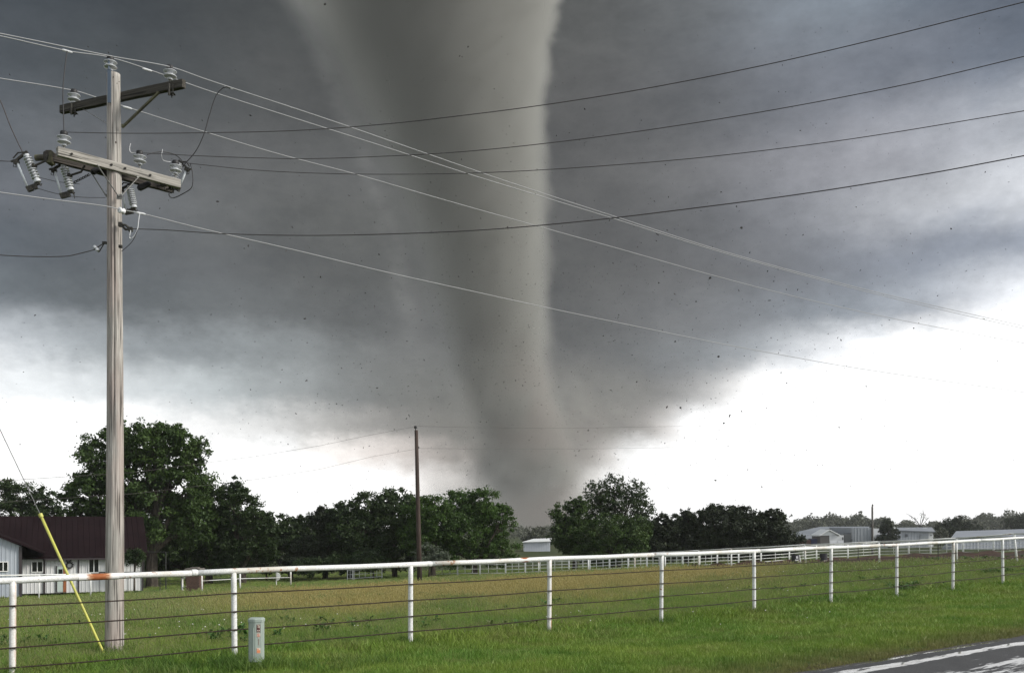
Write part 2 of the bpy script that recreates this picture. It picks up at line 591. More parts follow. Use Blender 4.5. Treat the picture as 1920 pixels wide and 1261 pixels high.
def build_road():
    def bld(g, b, tc, scaled):
        pos = g.n('ShaderNodeNewGeometry').outputs['Position']
        x, y, z = g.sep(pos)
        s = (x - FA[0]) * FD[0] + (y - FA[1]) * FD[1]
        t = (x - FA[0]) * FN[0] + (y - FA[1]) * FN[1]
        along = g.comb(s * 0.10, t * 1.7, 0.0)
        n1 = g.noise(along, 1.0, 4.0, 0.55)
        n2 = g.noise(g.comb(s * 0.9, t * 5.5, 5.0), 1.0, 6.0, 0.7)
        agg = g.noise(pos, 70.0, 3.0, 0.7)
        patch = g.noise(pos, 2.0, 5.0, 0.6)
        # standing water: shallow ruts along the road
        n4 = g.noise(g.comb(s * 0.5, t * 0.6, 9.0), 1.0, 4.0, 0.6)

        def rut(c, w, wob):
            return g.smooth(g.math('ABSOLUTE', t - c + (n2 - 0.5) * wob + (n1 - 0.5) * 0.2), w, w * 0.55)
        sA = g.noise(g.comb(s * 0.42, t * 2.4, 1.0), 1.0, 3.0, 0.5)
        sB = g.noise(g.comb(s * 1.7, t * 8.5, 4.0), 1.0, 4.0, 0.65)
        sC = g.noise(g.comb(s * 2.6, t * 38.0, 6.0), 1.0, 3.0, 0.6)

        def pool(c, w, amp, lvl):
            d_ = (t - c) / w
            prof = 1.0 - d_ * d_
            v = prof * amp + (sA - 0.5) * 3.4 + (sB - 0.5) * 2.2 + (sC - 0.5) * 1.7
            return g.smooth(v, lvl - 0.10, lvl + 0.10) * g.smooth(prof, -1.2, 0.1)
        wet = g.math('MAXIMUM', pool(-8.62, 0.17, 0.80, 0.62), pool(-10.0, 0.75, 0.60, 0.36))
        wet = g.math('MAXIMUM', wet, pool(-8.24, 0.06, 0.75, 0.66))
        wet = g.math('MAXIMUM', wet, pool(-12.2, 0.7, 0.6, 0.4))
        base = g.mix(g.smooth(patch, 0.3, 0.7), (0.022, 0.022, 0.024), (0.034, 0.034, 0.036))
        base = g.mix(g.smooth(agg, 0.50, 0.64), base, (0.085, 0.083, 0.080))
        base = g.mix(g.smooth(t + (patch - 0.5) * 0.3, -8.3, -8.05), base, (0.045, 0.036, 0.026))
        base = g.mix(wet, base, (0.02, 0.02, 0.02))
        g.inp(b.inputs['Base Color'], base)
        rgh = g.math('POWER', 1.0 - wet, 1.6) * 0.66 + 0.05 + (agg - 0.5) * (1.0 - wet) * 0.25
        g.inp(b.inputs['Roughness'], rgh)
        bp = g.n('ShaderNodeBump')
        g.inp(bp.inputs['Strength'], (1.0 - wet) * 0.6)
        bp.inputs['Distance'].default_value = 0.006
        g.inp(bp.inputs['Height'], agg)
        g.link(bp.outputs[0], b.inputs['Normal'])
        b.inputs['IOR'].default_value = 1.5
    m = mat('wet_asphalt', (0.05, 0.05, 0.05), 0.5, spec=0.35, build=bld)
    rnd = random.Random(3)
    vs, fs = [], []
    ss = [i * 0.25 - 60 for i in range(1200)]
    n = 0
    e = 0.0
    for s in ss:
        e = e * 0.8 + rnd.uniform(-0.05, 0.05)
        for t, dz in ((-7.98 + e, -0.02), (-8.12 + e, 0.012), (-9.0, 0.02), (-13.0, 0.05), (-17.4, 0.01)):
            x, y = FA + FD * s + FN * t
            vs.append((x, y, EYE - float(I_ROAD(s)) + dz))
    k = 5
    for i in range(len(ss) - 1):
        for j in range(k - 1):
            a = i * k + j
            fs.append((a, a + 1, a + k + 1, a + k))
    mb = MB()
    mb.add(vs, fs)
    o = mb.build('road', m, smooth=True)
    tag(o, kind='structure')


def I_ROAD(s):
    return 1.93


build_road()


ARENA_NEAR = [(1290, 80), (1371, 75), (1509, 69), (1648, 66), (1793, 63), (1901, 59), (2080, 55)]
ARENA_FAR = [(1290, 86), (1371, 90), (1509, 93), (1648, 94), (1793, 90), (1901, 86), (2080, 82)]


def build_arena():
    """bare red-brown soil of a riding ground behind the second fence"""
    def bld(g, b, tc, scaled):
        pos = g.n('ShaderNodeNewGeometry').outputs['Position']
        n = g.noise(pos, 0.9, 6.0, 0.7)
        n2 = g.noise(pos, 0.12, 4.0, 0.6)
        c = g.mix(g.smooth(n, 0.3, 0.7), (0.075, 0.044, 0.030), (0.035, 0.022, 0.017))
        c = g.mix(g.smooth(n2, 0.5, 0.7), c, (0.05, 0.045, 0.035))
        g.inp(b.inputs['Base Color'], c)
    m = mat('arena_soil', (0.06, 0.04, 0.03), 0.95, spec=0.1, build=bld)
    near = ARENA_NEAR
    far = ARENA_FAR
    vs, fs = [], []
    n = 40
    rows = 10
    for i in range(n + 1):
        u = i / n * (len(near) - 1)
        k = min(int(u), len(near) - 2)
        f = u - k
        a = [near[k][j] * (1 - f) + near[k + 1][j] * f for j in (0, 1)]
        b_ = [far[k][j] * (1 - f) + far[k + 1][j] * f for j in (0, 1)]
        for j in range(rows + 1):
            w = j / rows
            px, Y = a[0] * (1 - w) + b_[0] * w, a[1] * (1 - w) + b_[1] * w
            berm = 0.34 * math.exp(-((w - 0.12) / 0.09) ** 2) + 0.45 * math.exp(-((w - 0.93) / 0.06) ** 2)
            dz = 0.03 + berm * (0.8 + 0.3 * math.sin(i * 1.7)) if 0 < j < rows else -0.1
            vs.append(G(px, Y, dz))
    for i in range(n):
        for j in range(rows):
            q = i * (rows + 1) + j
            fs.append((q, q + rows + 1, q + rows + 2, q + 1))
    o = MB().add(vs, fs).build('dirt_arena', m, smooth=True)
    tag(o, kind='structure')


build_arena()

# ---------------------------------------------------------------- tornado (volume grid)
def build_tornado():
    D = 1000.0
    sc = D / F
    z0, z1 = -9.0, 590.0
    x0, x1 = -330.0, 270.0
    y0, y1 = D - 205.0, D + 215.0
    # outline of the funnel in photo pixels: row, left edge, right edge
    prof = [(-90, 450, 1084), (0, 505, 1064), (150, 590, 1042), (300, 664, 1036), (450, 726, 1042), (560, 772, 1046), (640, 808, 1048), (700, 828, 1050),
            (760, 856, 1062), (805, 872, 1080), (850, 872, 1106), (890, 858, 1116), (925, 880, 1106), (955, 925, 1075), (985, 945, 1052), (1003, 950, 1045)]
    ng = bpy.data.node_groups.new('tornado_density', 'GeometryNodeTree')
    ng.interface.new_socket('Geometry', in_out='INPUT', socket_type='NodeSocketGeometry')
    ng.interface.new_socket('Geometry', in_out='OUTPUT', socket_type='NodeSocketGeometry')
    g = NT(ng)
    go = g.n('NodeGroupOutput')
    pos = g.n('GeometryNodeInputPosition').outputs[0]
    x, y, z = g.sep(pos)
    h = g.lin(z, z0, z1)                                   # 0..1 up the funnel

    def hz(py):
        return ((EYE + (HZ - py) * sc) - z0) / (z1 - z0)
    pts = sorted([(min(1, max(0, hz(py))), ((l + r) / 2 - CX) * sc, (r - l) / 2 * sc) for py, l, r in prof])
    cxc = g.curve(h, [(a, (b + 200) / 400) for a, b, c in pts]) * 400.0 - 200.0
    rad = g.curve(h, [(a, c / 250) for a, b, c in pts]) * 250.0
    cy = D
    X0 = x - cxc
    Y0 = y - cy
    r = g.math('SQRT', X0 * X0 + Y0 * Y0)
    th = g.math('ARCTAN2', Y0, X0)
    # spiral streaks: turn the pattern round the axis with height
    a2 = th - z * 0.012
    cs, sn = g.math('COSINE', a2), g.math('SINE', a2)
    spir = g.comb(cs * r * 0.02, sn * r * 0.02, z * 0.008)
    nb = g.noise(spir, 1.3, 5.0, 0.55)
    turb = g.noise(g.comb(x * 0.018, y * 0.018, z * 0.021), 1.0, 5.0, 0.6)
    fine = g.noise(g.comb(cs * r * 0.06, sn * r * 0.06, z * 0.03), 1.0, 4.0, 0.6)
    holes = g.noise(g.comb(x * 0.042 + z * 0.01, y * 0.042, z * 0.038), 1.0, 4.0, 0.6)
    low = g.smooth(z, 125.0, 30.0)                         # the torn foot
    wob = (nb - 0.5) * (34.0 + low * 26.0) + (turb - 0.5) * low * 90.0 + (holes - 0.5) * low * 85.0 + (fine - 0.5) * (17.0 + low * 46.0)
    # sharp on the right flank, smeared into rain on the left
    lean = g.smooth(X0 / rad, 0.5, -0.9)
    high = g.smooth(z, 120.0, 330.0)
    soft = 34.0 + lean * (2.0 + high * 105.0)
    core = g.smooth(r + wob, rad, rad - soft)
    ring = g.smooth(r / rad, 0.35, 0.9) * g.smooth(z, 140.0, 60.0)
    core = core * (1.0 - ring * g.smooth(holes * 0.7 + fine * 0.3, 0.56, 0.40) * 0.93)
    dens = core * (0.030 + g.smooth(nb * 0.5 + fine * 0.5, 0.35, 0.65) * 0.055) * (1.0 - 0.30 * lean * high)
    # ring of dust and debris thrown out round the foot
    bell = g.smooth(z, 30.0, 75.0) * g.smooth(z, 200.0, 110.0)
    reach = rad + 55.0 + g.smooth(z, 40.0, 170.0) * 95.0
    dust = g.smooth(r + (turb - 0.5) * 150.0, reach + 30.0, rad - 10.0) * bell * g.smooth(holes * 0.6 + fine * 0.4, 0.38, 0.62)
    dens = dens + dust * 0.010 * g.smooth(Y0, -30.0, 10.0, 0.35, 1.0)
    # dust hugging the ground
    skirt = g.smooth(z, 62.0, -6.0) * g.smooth(r + (turb - 0.5) * 110.0, 135.0, 25.0)
    dens = dens + skirt * 0.035
    vc = g.n('GeometryNodeVolumeCube')
    g.inp(vc.inputs['Density'], dens)
    vc.inputs['Min'].default_value = (x0, y0, z0)
    vc.inputs['Max'].default_value = (x1, y1, z1)
    vc.inputs['Resolution X'].default_value = 200
    vc.inputs['Resolution Y'].default_value = 130
    vc.inputs['Resolution Z'].default_value = 220
    m = bpy.data.materials.new('tornado_dust')
    m.use_nodes = True
    t = m.node_tree
    t.nodes.clear()
    s = NT(t)
    pv = s.n('ShaderNodeVolumePrincipled')
    # condensation grey above, reddish field dust low down
    ps = s.n('ShaderNodeNewGeometry').outputs['Position']
    zz = s.sep(ps)[2]
    dn = s.noise(ps, 0.014, 2.0, 0.5)
    s.inp(pv.inputs['Color'], s.mix(s.smooth(zz, 230.0, 90.0) * s.smooth(dn, 0.42, 0.60), (0.545, 0.545, 0.515), (0.55, 0.515, 0.485)))
    pv.inputs['Density'].default_value = 1.0
    pv.inputs['Anisotropy'].default_value = 0.0
    o = s.n('ShaderNodeOutputMaterial')
    s.link(pv.outputs[0], o.inputs['Volume'])
    sm = g.n('GeometryNodeSetMaterial')
    sm.inputs['Material'].default_value = m
    g.link(vc.outputs[0], sm.inputs[0])
    g.link(sm.outputs[0], go.inputs[0])
    me = bpy.data.volumes.new('tornado')
    ob = bpy.data.objects.new('tornado', me)
    me.materials.append(m)
    C.objects.link(ob)
    md = ob.modifiers.new('density', 'NODES')
    md.node_group = ng
    tag(ob, 'broad grey tornado funnel reaching from the storm cloud down behind the trees', 'tornado')
    return ob


build_tornado()

# ---------------------------------------------------------------- buildings
def ribbed_wall(mb, x0, x1, zb, zt, y, pitch=0.3, proud=0.03, top=None):
    """vertical-rib metal sheet facing -Y; top(x) may slope"""
    xs = []
    x = x0
    while x < x1 - 1e-4:
        xs += [(x, 0), (min(x + pitch * 0.62, x1), 0), (min(x + pitch * 0.72, x1), 1), (min(x + pitch * 0.90, x1), 1)]
        x += pitch
    xs.append((x1, 0))
    vs, fs = [], []
    for (a, p) in xs:
        t_ = top(a) if top else zt
        vs += [(a, y - p * proud, zb), (a, y - p * proud, t_)]
    for i in range(len(xs) - 1):
        if xs[i + 1][0] - xs[i][0] > 1e-5:
            fs.append((2 * i, 2 * i + 2, 2 * i + 3, 2 * i + 1))
    mb.add(vs, fs)


def siding_mat(name, col, col2):
    return mat(name, col, 0.45, spec=0.4, noise=((0.6, 0.6, 0.35), col2, 0.35, 0.7), bump=((3, 3, 0.6), 0.12, 0.02))


def glass_mat():
    return mat('window_glass', (0.012, 0.014, 0.016), 0.06, spec=0.6)


def window(parent, x, z, w, h, y, frame_m, panes=2, label=None):
    f = MB()
    t = 0.06
    f.box((x, y, z + h / 2 - t / 2), (w, 0.08, t)).box((x, y, z - h / 2 + t / 2), (w, 0.08, t))
    f.box((x - w / 2 + t / 2, y, z), (t, 0.08, h - 2 * t)).box((x + w / 2 - t / 2, y, z), (t, 0.08, h - 2 * t))
    for k in range(1, panes):
        f.box((x - w / 2 + w * k / panes, y, z), (t, 0.06, h - 2 * t))
    fo = f.build('window', frame_m, parent)
    if label:
        fo['label'] = label
    pw = (w - 2 * t - (panes - 1) * t) / panes
    for k in range(panes):
        cx_ = x - w / 2 + t + pw / 2 + k * (pw + t)
        g_ = MB().box((0, 0, 0), (pw, 0.02, h - 2 * t)).build('pane', glass_mat(), fo)
        g_.location = (cx_, y + 0.015, z)
        g_.rotation_euler = (0.03 * (k - 0.4), 0, 0.05 * (0.5 - k))
    return fo


def build_house():
    Y = 84.0
    s = Y / F
    TURN = math.radians(25)
    xc = (268 - CX) * s
    base = gz(xc, Y) + 0.10

    def wall_x(px, off=0.0):
        """distance along the front wall (off = how far in front of it) where the sight line of a column crosses"""
        k = (px - CX) / F
        # corner + L*(cos, sin) + off*(-sin, cos)... with L negative to the left
        ox, oy = xc - off * math.sin(TURN), Y + off * math.cos(TURN)
        return (k * oy - ox) / (math.cos(TURN) - k * math.sin(TURN))

    def wall_z(px, py, off=0.0):
        L = wall_x(px, off)
        yy = Y + off * math.cos(TURN) + L * math.sin(TURN)
        return EYE + (HZ - py) / F * yy - base
    wall = siding_mat('pale_siding', (0.60, 0.60, 0.60), (0.53, 0.53, 0.53))
    wall2 = siding_mat('blue_grey_siding', (0.36, 0.39, 0.43), (0.31, 0.34, 0.38))
    trim = mat('dark_trim', (0.035, 0.028, 0.030), 0.5)
    roofm = mat('maroon_roof', (0.009, 0.004, 0.005), 0.8, spec=0.08, noise=((0.5, 0.5, 0.5), (0.012, 0.006, 0.007), 0.4, 0.6))
    wht = mat('white_frame', (0.72, 0.72, 0.70), 0.5)
    root = empty('metal_house', (xc, Y, base), TURN)
    tag(root, 'pale grey metal sided house with a dark maroon roof at the far left', 'house')
    lx = lambda px: wall_x(px)
    lz = lambda py, px=170: wall_z(px, py)
    xl, xr = lx(-190), lx(268)
    eave, ridge = lz(1041), wall_z(150, 970.5, 5.5)
    dep = 11.0
    # walls
    w = MB()
    ribbed_wall(w, lx(37), xr, 0.0, eave, 0.0)
    w.box(((xl + xr) / 2, dep, eave / 2), (xr - xl, 0.1, eave))
    for x in (xl, xr):
        w.add([(x, 0.0, 0), (x, dep, 0), (x, dep, eave), (x, dep / 2, ridge - 0.15), (x, 0.0, eave)], [(0, 1, 2, 3, 4)])
    w.build('wall', wall, root)
    w = MB()
    wy = -3.6
    s2 = (Y - 15.0) / F
    s = (Y - 7.0) / F
    px2 = lambda px: wall_x(px, wy)
    pz2 = lambda py: wall_z(30, py, wy)
    slope = lambda x: pz2(1022) + (x - px2(37)) * (pz2(1007) - pz2(1022)) / (px2(0) - px2(37))
    apex_x = px2(-60)
    top = lambda x: min(slope(x), slope(2 * apex_x - x) if x < apex_x else 99)
    ribbed_wall(w, px2(-160), px2(37), 0.0, 0, wy, top=lambda x: slope(max(x, 2 * apex_x - x)) - 0.02)
    w.box((px2(37) - 0.03, wy / 2, pz2(1024) / 2), (0.06, -wy - 0.02, pz2(1024)))
    wo = w.build('wall', wall2, root)
    wo['label'] = 'blue grey gable wall of the front wing'
    # roof of the long part
    over = 0.55
    r = MB()
    th = 0.14
    ys = (-over, dep / 2, dep + over)
    rise = (ridge - eave) / (dep / 2)
    zs = (eave - over * rise + 0.1, ridge, eave - over * rise + 0.1)
    for i in (0, 1):
        a, b = ys[i], ys[i + 1]
        za, zb = zs[i], zs[i + 1]
        x0, x1 = xl - 0.4, xr + 0.4
        r.add([(x0, a, za), (x1, a, za), (x1, b, zb), (x0, b, zb), (x0, a, za + th), (x1, a, za + th), (x1, b, zb + th), (x0, b, zb + th)],
              [(0, 3, 2, 1), (4, 5, 6, 7), (0, 1, 5, 4), (1, 2, 6, 5), (2, 3, 7, 6), (3, 0, 4, 7)])
    ro = r.build('roof', roofm, root)
    seams = MB()
    x = xl
    while x < xr:
        a, b = Vector((x, ys[0], zs[0] + th + 0.01)), Vector((x, ys[1] - 0.02, zs[1] + th + 0.01))
        seams.tube([a, b], 0.022, 4)
        x += 0.45
    seams.build('roof_seams', roofm, ro)
    # roof of the front wing, ending over an open porch
    r = MB()
    xe = px2(84)
    for sgn in (1, -1):
        xa = apex_x
        xb = xe if sgn > 0 else 2 * apex_x - xe
        za, zb = slope(apex_x) + 0.10, slope(xe) + 0.10
        y0, y1 = wy - 0.5, 1.2
        q = [(xa, y0, za), (xb, y0, zb), (xb, y1, zb), (xa, y1, za)]
        q += [(a, b, c + 0.13) for a, b, c in q]
        r.add(q, [(0, 1, 2, 3), (4, 7, 6, 5), (0, 4, 5, 1), (1, 5, 6, 2), (2, 6, 7, 3), (3, 7, 4, 0)])
    r.build('wing_roof', roofm, root)
    # trims
    for px, w_, y_, pt in ((38.5, 0.22, wy - 0.08, 1024), (83, 0.16, -0.06, 1042), (147, 0.12, -0.06, 1041), (267, 0.12, -0.06, 1041)):
        sx = px2(px) if y_ < -1 else lx(px)
        tz = pz2(pt) if y_ < -1 else lz(pt)
        o = MB().box((0, 0, tz / 2), (w_, 0.1, tz)).build('corner_post', trim, root)
        o.location = (sx, y_, 0)
    o = MB().box((0, 0, 0), (xr - lx(84), 0.12, 0.14)).build('gutter', trim, root)
    o.location = ((xr + lx(84)) / 2, -over - 0.02, zs[0] - 0.03)
    # windows
    z1, z2 = lz(1060), lz(1060)
    window(root, lx(70), lz(1060), 21 * s, 22 * s, -0.06, wht, label='window beside the porch reflecting the bright sky')
    window(root, lx(176), lz(1060), 20 * s, 28 * s, -0.06, wht, label='taller window with two dark panes')
    window(root, px2(6), pz2(1061), 19 * s2, 21 * s2, wy - 0.06, wht)
    # door
    d = MB().box((0, 0, 50 * s / 2), (13 * s, 0.06, 50 * s)).build('door', mat('pale_door', (0.42, 0.48, 0.45), 0.5), root)
    d.location = (lx(113.5), -0.06, 0.1)
    g_ = MB().box((0, 0, 0), (7 * s, 0.02, 17 * s)).build('door_glass', glass_mat(), d)
    g_.location = (0, -0.05, 36 * s)
    k_ = MB().lathe([(0.03, -0.03), (0.045, 0.0), (0.03, 0.03)], 10, M=Matrix.Rotation(math.pi / 2, 3, 'X')).build('handle', trim, d)
    k_.location = (0.2, -0.06, 1.0)
    for px, m_ in ((106, trim), (121.5, mat('orange_stained_wood', (0.30, 0.10, 0.035), 0.7, noise=((3, 3, 1), (0.16, 0.06, 0.03), 0.4, 0.6)))):
        o = MB().box((0, 0, 52 * s / 2), (0.10 if px < 110 else 0.24, 0.1, 52 * s)).build('door_frame', m_, root)
        o.location = (lx(px), -0.07, 0.05)
        if px > 110:
            o['label'] = 'orange brown timber beside the door'
    # two wreaths of dark metal, one over the other
    for px, py, rr in ((128.5, 1048, 0.17), (130.5, 1058, 0.23)):
        t_ = MB()
        n = 20
        t_.tube([(rr * math.cos(k * 2 * math.pi / n), 0, rr * math.sin(k * 2 * math.pi / n)) for k in range(n + 1)], 0.065, 7, cap=False)
        for k in range(9):
            a = k * 0.7
            t_.tube([(rr * math.cos(a), 0, rr * math.sin(a)), ((rr + 0.12) * math.cos(a + 0.2), -0.03, (rr + 0.12) * math.sin(a + 0.2))], [0.035, 0.012], 5)
        o = t_.build('wall_ring', mat('black_iron', (0.02, 0.02, 0.02), 0.6), root)
        o.location = (lx(px), -0.14, lz(py))
    return root


build_house()


def build_yard():
    trim = mat('black_iron', (0.02, 0.02, 0.02), 0.6)
    # bench in front of the house
    Y = 83.2
    s = Y / F
    for px, w, lb in ((158, 0.9, 'low dark metal bench by the wall left of the rust patch on the rail'), (182, 0.75, 'small dark metal table beside the bench at the house wall')):
        o = G(px, Y)
        r = empty('garden_bench' if px < 170 else 'garden_table', o)
        tag(r, lb, 'bench' if px < 170 else 'table')
        top = MB()
        for k in range(4):
            top.box((0, -0.15 + k * 0.1, 0.42 if px < 170 else 0.62), (w, 0.07, 0.03))
        top.build('seat' if px < 170 else 'table_top', trim, r)
        leg = None
        h = 0.40 if px < 170 else 0.60
        for sx in (-1, 1):
            for sy in (-1, 1):
                if leg is None:
                    leg = MB().box((0, 0, h / 2), (0.04, 0.04, h)).build('leg', trim, r)
                    leg.location = (sx * w * 0.45, sy * 0.16, 0)
                else:
                    place(leg, r, (sx * w * 0.45, sy * 0.16, 0))
        if px < 170:
            bk = MB()
            for k in range(3):
                bk.box((0, 0.2, 0.55 + k * 0.13), (w, 0.03, 0.05))
            bk.build('backrest', trim, r)
    # clothes-line frame
    Y = 88
    o = G(311, Y)
    s = Y / F
    h = EYE + (HZ - 1034) * s - o.z
    r = empty('clothesline', o)
    tag(r, 'thin dark steel clothesline frame right of the big oak trunk', 'clothesline')
    MB().tube([(0, 0, -0.2), (0, 0, h)], 0.055, 8).build('post', trim, r)
    MB().tube([(0, 0, h), (-41 * s, 0, h)], 0.035, 8).build('crossbar', trim, r)
    MB().tube([(-41 * s, 0, -0.2), (-41 * s, 0, h)], 0.035, 8).build('post', trim, r)
    # brick pillar
    Y = 74
    s = Y / F
    o = G(365, Y)
    r = empty('brick_pillar', o)
    tag(r, 'square red brown brick pillar with a stone cap between white rails', 'pillar')
    w, h = 24 * s, EYE + (HZ - 1068) * s - o.z
    bm = mat('brick', (0.13, 0.070, 0.052), 0.9, noise=((3, 3, 3), (0.085, 0.055, 0.045), 0.4, 0.6), bump=((20, 20, 20), 0.5, 0.01))
    bm2 = mat('dark_brick', (0.07, 0.045, 0.038), 0.9, noise=((3, 3, 3), (0.11, 0.065, 0.05), 0.4, 0.6))
    mm = mat('mortar', (0.28, 0.25, 0.22), 0.95)
    MB().box((0, 0, h / 2 - 0.1), (w - 0.05, w - 0.05, h + 0.2)).build('core', mm, r)
    rows = int(h / 0.10)
    br = [MB().box((0, 0, 0), (w / 3 - 0.015, 0.06, 0.085)).build('brick', m_, r) for m_ in (bm, bm2)]
    first = [True, True]
    rnd = random.Random(2)
    for face in range(2):
        for j in range(rows):
            for i in range(3):
                k = rnd.choice((0, 0, 1))
                u = -w / 2 + (i + 0.5) * w / 3 + (0.04 if j % 2 else -0.04)
                z = 0.05 + j * 0.10
                loc = (u, -w / 2 - 0.01, z) if face == 0 else (w / 2 + 0.01, u, z)
                rz = 0 if face == 0 else math.pi / 2
                if first[k]:
                    br[k].location, br[k].rotation_euler, first[k] = loc, (0, 0, rz), False
                else:
                    place(br[k], r, loc, rz)
    MB().box((0, 0, h + 0.07), (w + 0.22, w + 0.22, 0.15)).box((0.02, 0, h + 0.18), (w * 0.6, w * 0.6, 0.08)).build('cap', mat('cap_stone', (0.17, 0.15, 0.13), 0.9, noise=((5, 5, 5), (0.09, 0.08, 0.07), 0.4, 0.6)), r, bevel=0.03)


build_yard()


def prism(mb, pts, depth):
    """front outline (x, z) at y=0 pulled back by depth"""
    n = len(pts)
    mb.add([(x, 0, z) for x, z in pts] + [(x, depth, z) for x, z in pts],
           [tuple(range(n)), tuple(range(2 * n - 1, n - 1, -1))] + [(i, i + n, (i + 1) % n + n, (i + 1) % n) for i in range(n)])
    return mb


def build_far_buildings():
    grey = mat('grey_roof_metal', (0.20, 0.215, 0.235), 0.5, spec=0.3, noise=((0.12, 0.12, 0.12), (0.165, 0.18, 0.20), 0.4, 0.6))
    greyw = siding_mat('grey_wall_metal', (0.26, 0.28, 0.30), (0.22, 0.24, 0.26))
    lightw = siding_mat('light_wall_metal', (0.36, 0.38, 0.41), (0.31, 0.33, 0.36))
    white = siding_mat('white_wall_metal', (0.60, 0.61, 0.61), (0.52, 0.53, 0.54))
    tan = mat('tan_wall', (0.30, 0.27, 0.22), 0.8)
    dark = mat('dark_opening', (0.03, 0.028, 0.028), 0.8)
    wroof = mat('white_roof_metal', (0.70, 0.71, 0.70), 0.45)

    def frame(Y):
        s = Y / F
        return s, (lambda px: (px - CX) * s), (lambda py: EYE + (HZ - py) * s)

    # ---- long warehouse
    Y = 300.0
    s, gx, zz = frame(Y)
    g0 = G(1560, Y)
    r = empty('warehouse', g0)
    tag(r, 'long low grey metal warehouse with a shallow roof behind the dark trees', 'warehouse')
    lx, lz = lambda px: gx(px) - g0.x, lambda py: zz(py) - g0.z
    dep = 26.0
    far = (Y + dep) / Y
    # roof plane: front eave to ridge, which stands further back
    rx = lambda px: (px - CX) * s * far - g0.x
    rz_ = lambda py: EYE + (HZ - py) * s * far - g0.z
    v = [(lx(1470), -0.6, lz(1008)), (lx(1598), -0.6, lz(1009)), (lx(1598), 0, lz(1008.3)), (rx(1630), dep, rz_(986.2)), (rx(1538), dep, rz_(986.6)), (rx(1473), dep * 0.6, rz_(997))]
    mb = MB().add(v + [(a, b, c - 0.5) for a, b, c in v], [(0, 1, 2, 3, 4, 5), (11, 10, 9, 8, 7, 6)] + [(i, i + 6, (i + 1) % 6 + 6, (i + 1) % 6) for i in range(6)])
    ro = mb.build('roof', grey, r)
    vents = [MB().box((rx(px) * 0.5 + lx(px) * 0.5, dep * 0.45, (lz(1008) + rz_(986.5)) / 2 + 0.5 + dz), (1.3, 1.3, 0.9)).build('roof_vent', dark, ro) for px, dz in ((1539, 0.0), (1550, 0.1))]
    w = MB()
    ribbed_wall(w, lx(1478), lx(1597), -0.3, lz(1008.6), 0.0, 1.2, 0.08)
    w.build('wall', tan, r)
    w = MB()
    ribbed_wall(w, lx(1596), lx(1631.5), -0.3, lz(988.5), -1.0, 1.0, 0.08)
    prism(w, [(lx(1596), -0.3), (lx(1631.5), -0.3), (lx(1631.5), lz(988.5)), (lx(1596), lz(988.5))], dep * 0.8)
    o = w.build('tall_block', greyw, r)
    w = MB()
    prism(w, [(lx(1631.6), -0.3), (lx(1653), -0.3), (lx(1653), lz(990.4)), (lx(1631.6), lz(989.8))], dep * 0.8)
    o = w.build('end_block', white, r)
    o.location = (0, -1.6, 0)
    w = MB()
    prism(w, [(lx(1641), 0), (lx(1655), 0), (lx(1655), lz(1003)), (lx(1641), lz(1001))], 3)
    o = w.build('lean_to', greyw, r)
    o.location = (0, -3.9, 0)
    for px, wd, py, hh in ((1493, 5, 1013, 4.5),):
        o = MB().box((lx(px), -0.1, lz(py)), (wd * s, 0.1, hh * s)).build('window', dark, r)
    # light door in the tan wall
    MB().box((lx(1505), -0.12, lz(1015)), (9 * s, 0.12, 8 * s)).build('door', white, r)

    # ---- blue container
    Yc = 292
    s2, gx2, zz2 = frame(Yc)
    g1 = G(1528, Yc)
    r = empty('shipping_container', g1)
    tag(r, 'dark blue container parked left of the small white gabled garage', 'container')
    b = MB()
    hh = zz2(1009.5) - g1.z
    ribbed_wall(b, -8 * s2, 8 * s2, 0.15, hh, -1.2, 0.3, 0.05)
    b.box((0, 0.0, hh / 2 + 0.05), (16 * s2, 2.38, hh - 0.1))
    b.build('body', mat('container_blue', (0.045, 0.05, 0.11), 0.6), r)
    e_ = MB().box((-8 * s2 - 2.0, 0.2, hh * 0.45), (3.6, 2.0, hh * 0.9)).build('crate_stack', mat('rust_brown_metal', (0.10, 0.05, 0.04), 0.8), r)

    # ---- small white gabled garage
    Yg = 288
    s3, gx3, zz3 = frame(Yg)
    g2 = G(1556, Yg)
    r = empty('gabled_garage', g2)
    tag(r, 'small white gabled garage with white double doors in front of the warehouse', 'garage')
    lx, lz = lambda px: gx3(px) - g2.x, lambda py: zz3(py) - g2.z
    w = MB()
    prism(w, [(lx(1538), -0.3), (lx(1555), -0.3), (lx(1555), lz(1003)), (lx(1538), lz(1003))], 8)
    w.build('shaded_bay', mat('open_bay_shade', (0.11, 0.10, 0.095), 0.9), r)  # solid block, dark colour stands for the shade inside the open bay
    w = MB()
    prism(w, [(lx(1537), lz(1003.5)), (lx(1571), lz(1002.4)), (lx(1554), lz(994.3))], 8)
    o = w.build('gable', white, r)
    o.location = (0, -0.15, 0)
    ro = MB()
    for a, b_ in (((1535.5, 1004.6), (1554.2, 993.4)), ((1554.2, 993.4), (1574, 1003.6))):
        x0, z0, x1, z1 = lx(a[0]), lz(a[1]), lx(b_[0]), lz(b_[1])
        ro.add([(x0, -0.6, z0), (x1, -0.6, z1), (x1, 8.3, z1), (x0, 8.3, z0), (x0, -0.6, z0 + 0.3), (x1, -0.6, z1 + 0.3), (x1, 8.3, z1 + 0.3), (x0, 8.3, z0 + 0.3)],
               [(0, 3, 2, 1), (4, 5, 6, 7), (0, 1, 5, 4), (1, 2, 6, 5), (2, 3, 7, 6), (3, 0, 4, 7)])
    ro.build('roof', wroof, r)
    w = MB()
    prism(w, [(lx(1555.2), -0.3), (lx(1582), -0.3), (lx(1582), lz(1002.8)), (lx(1555.2), lz(1003))], 7)
    w.build('wall', white, r)
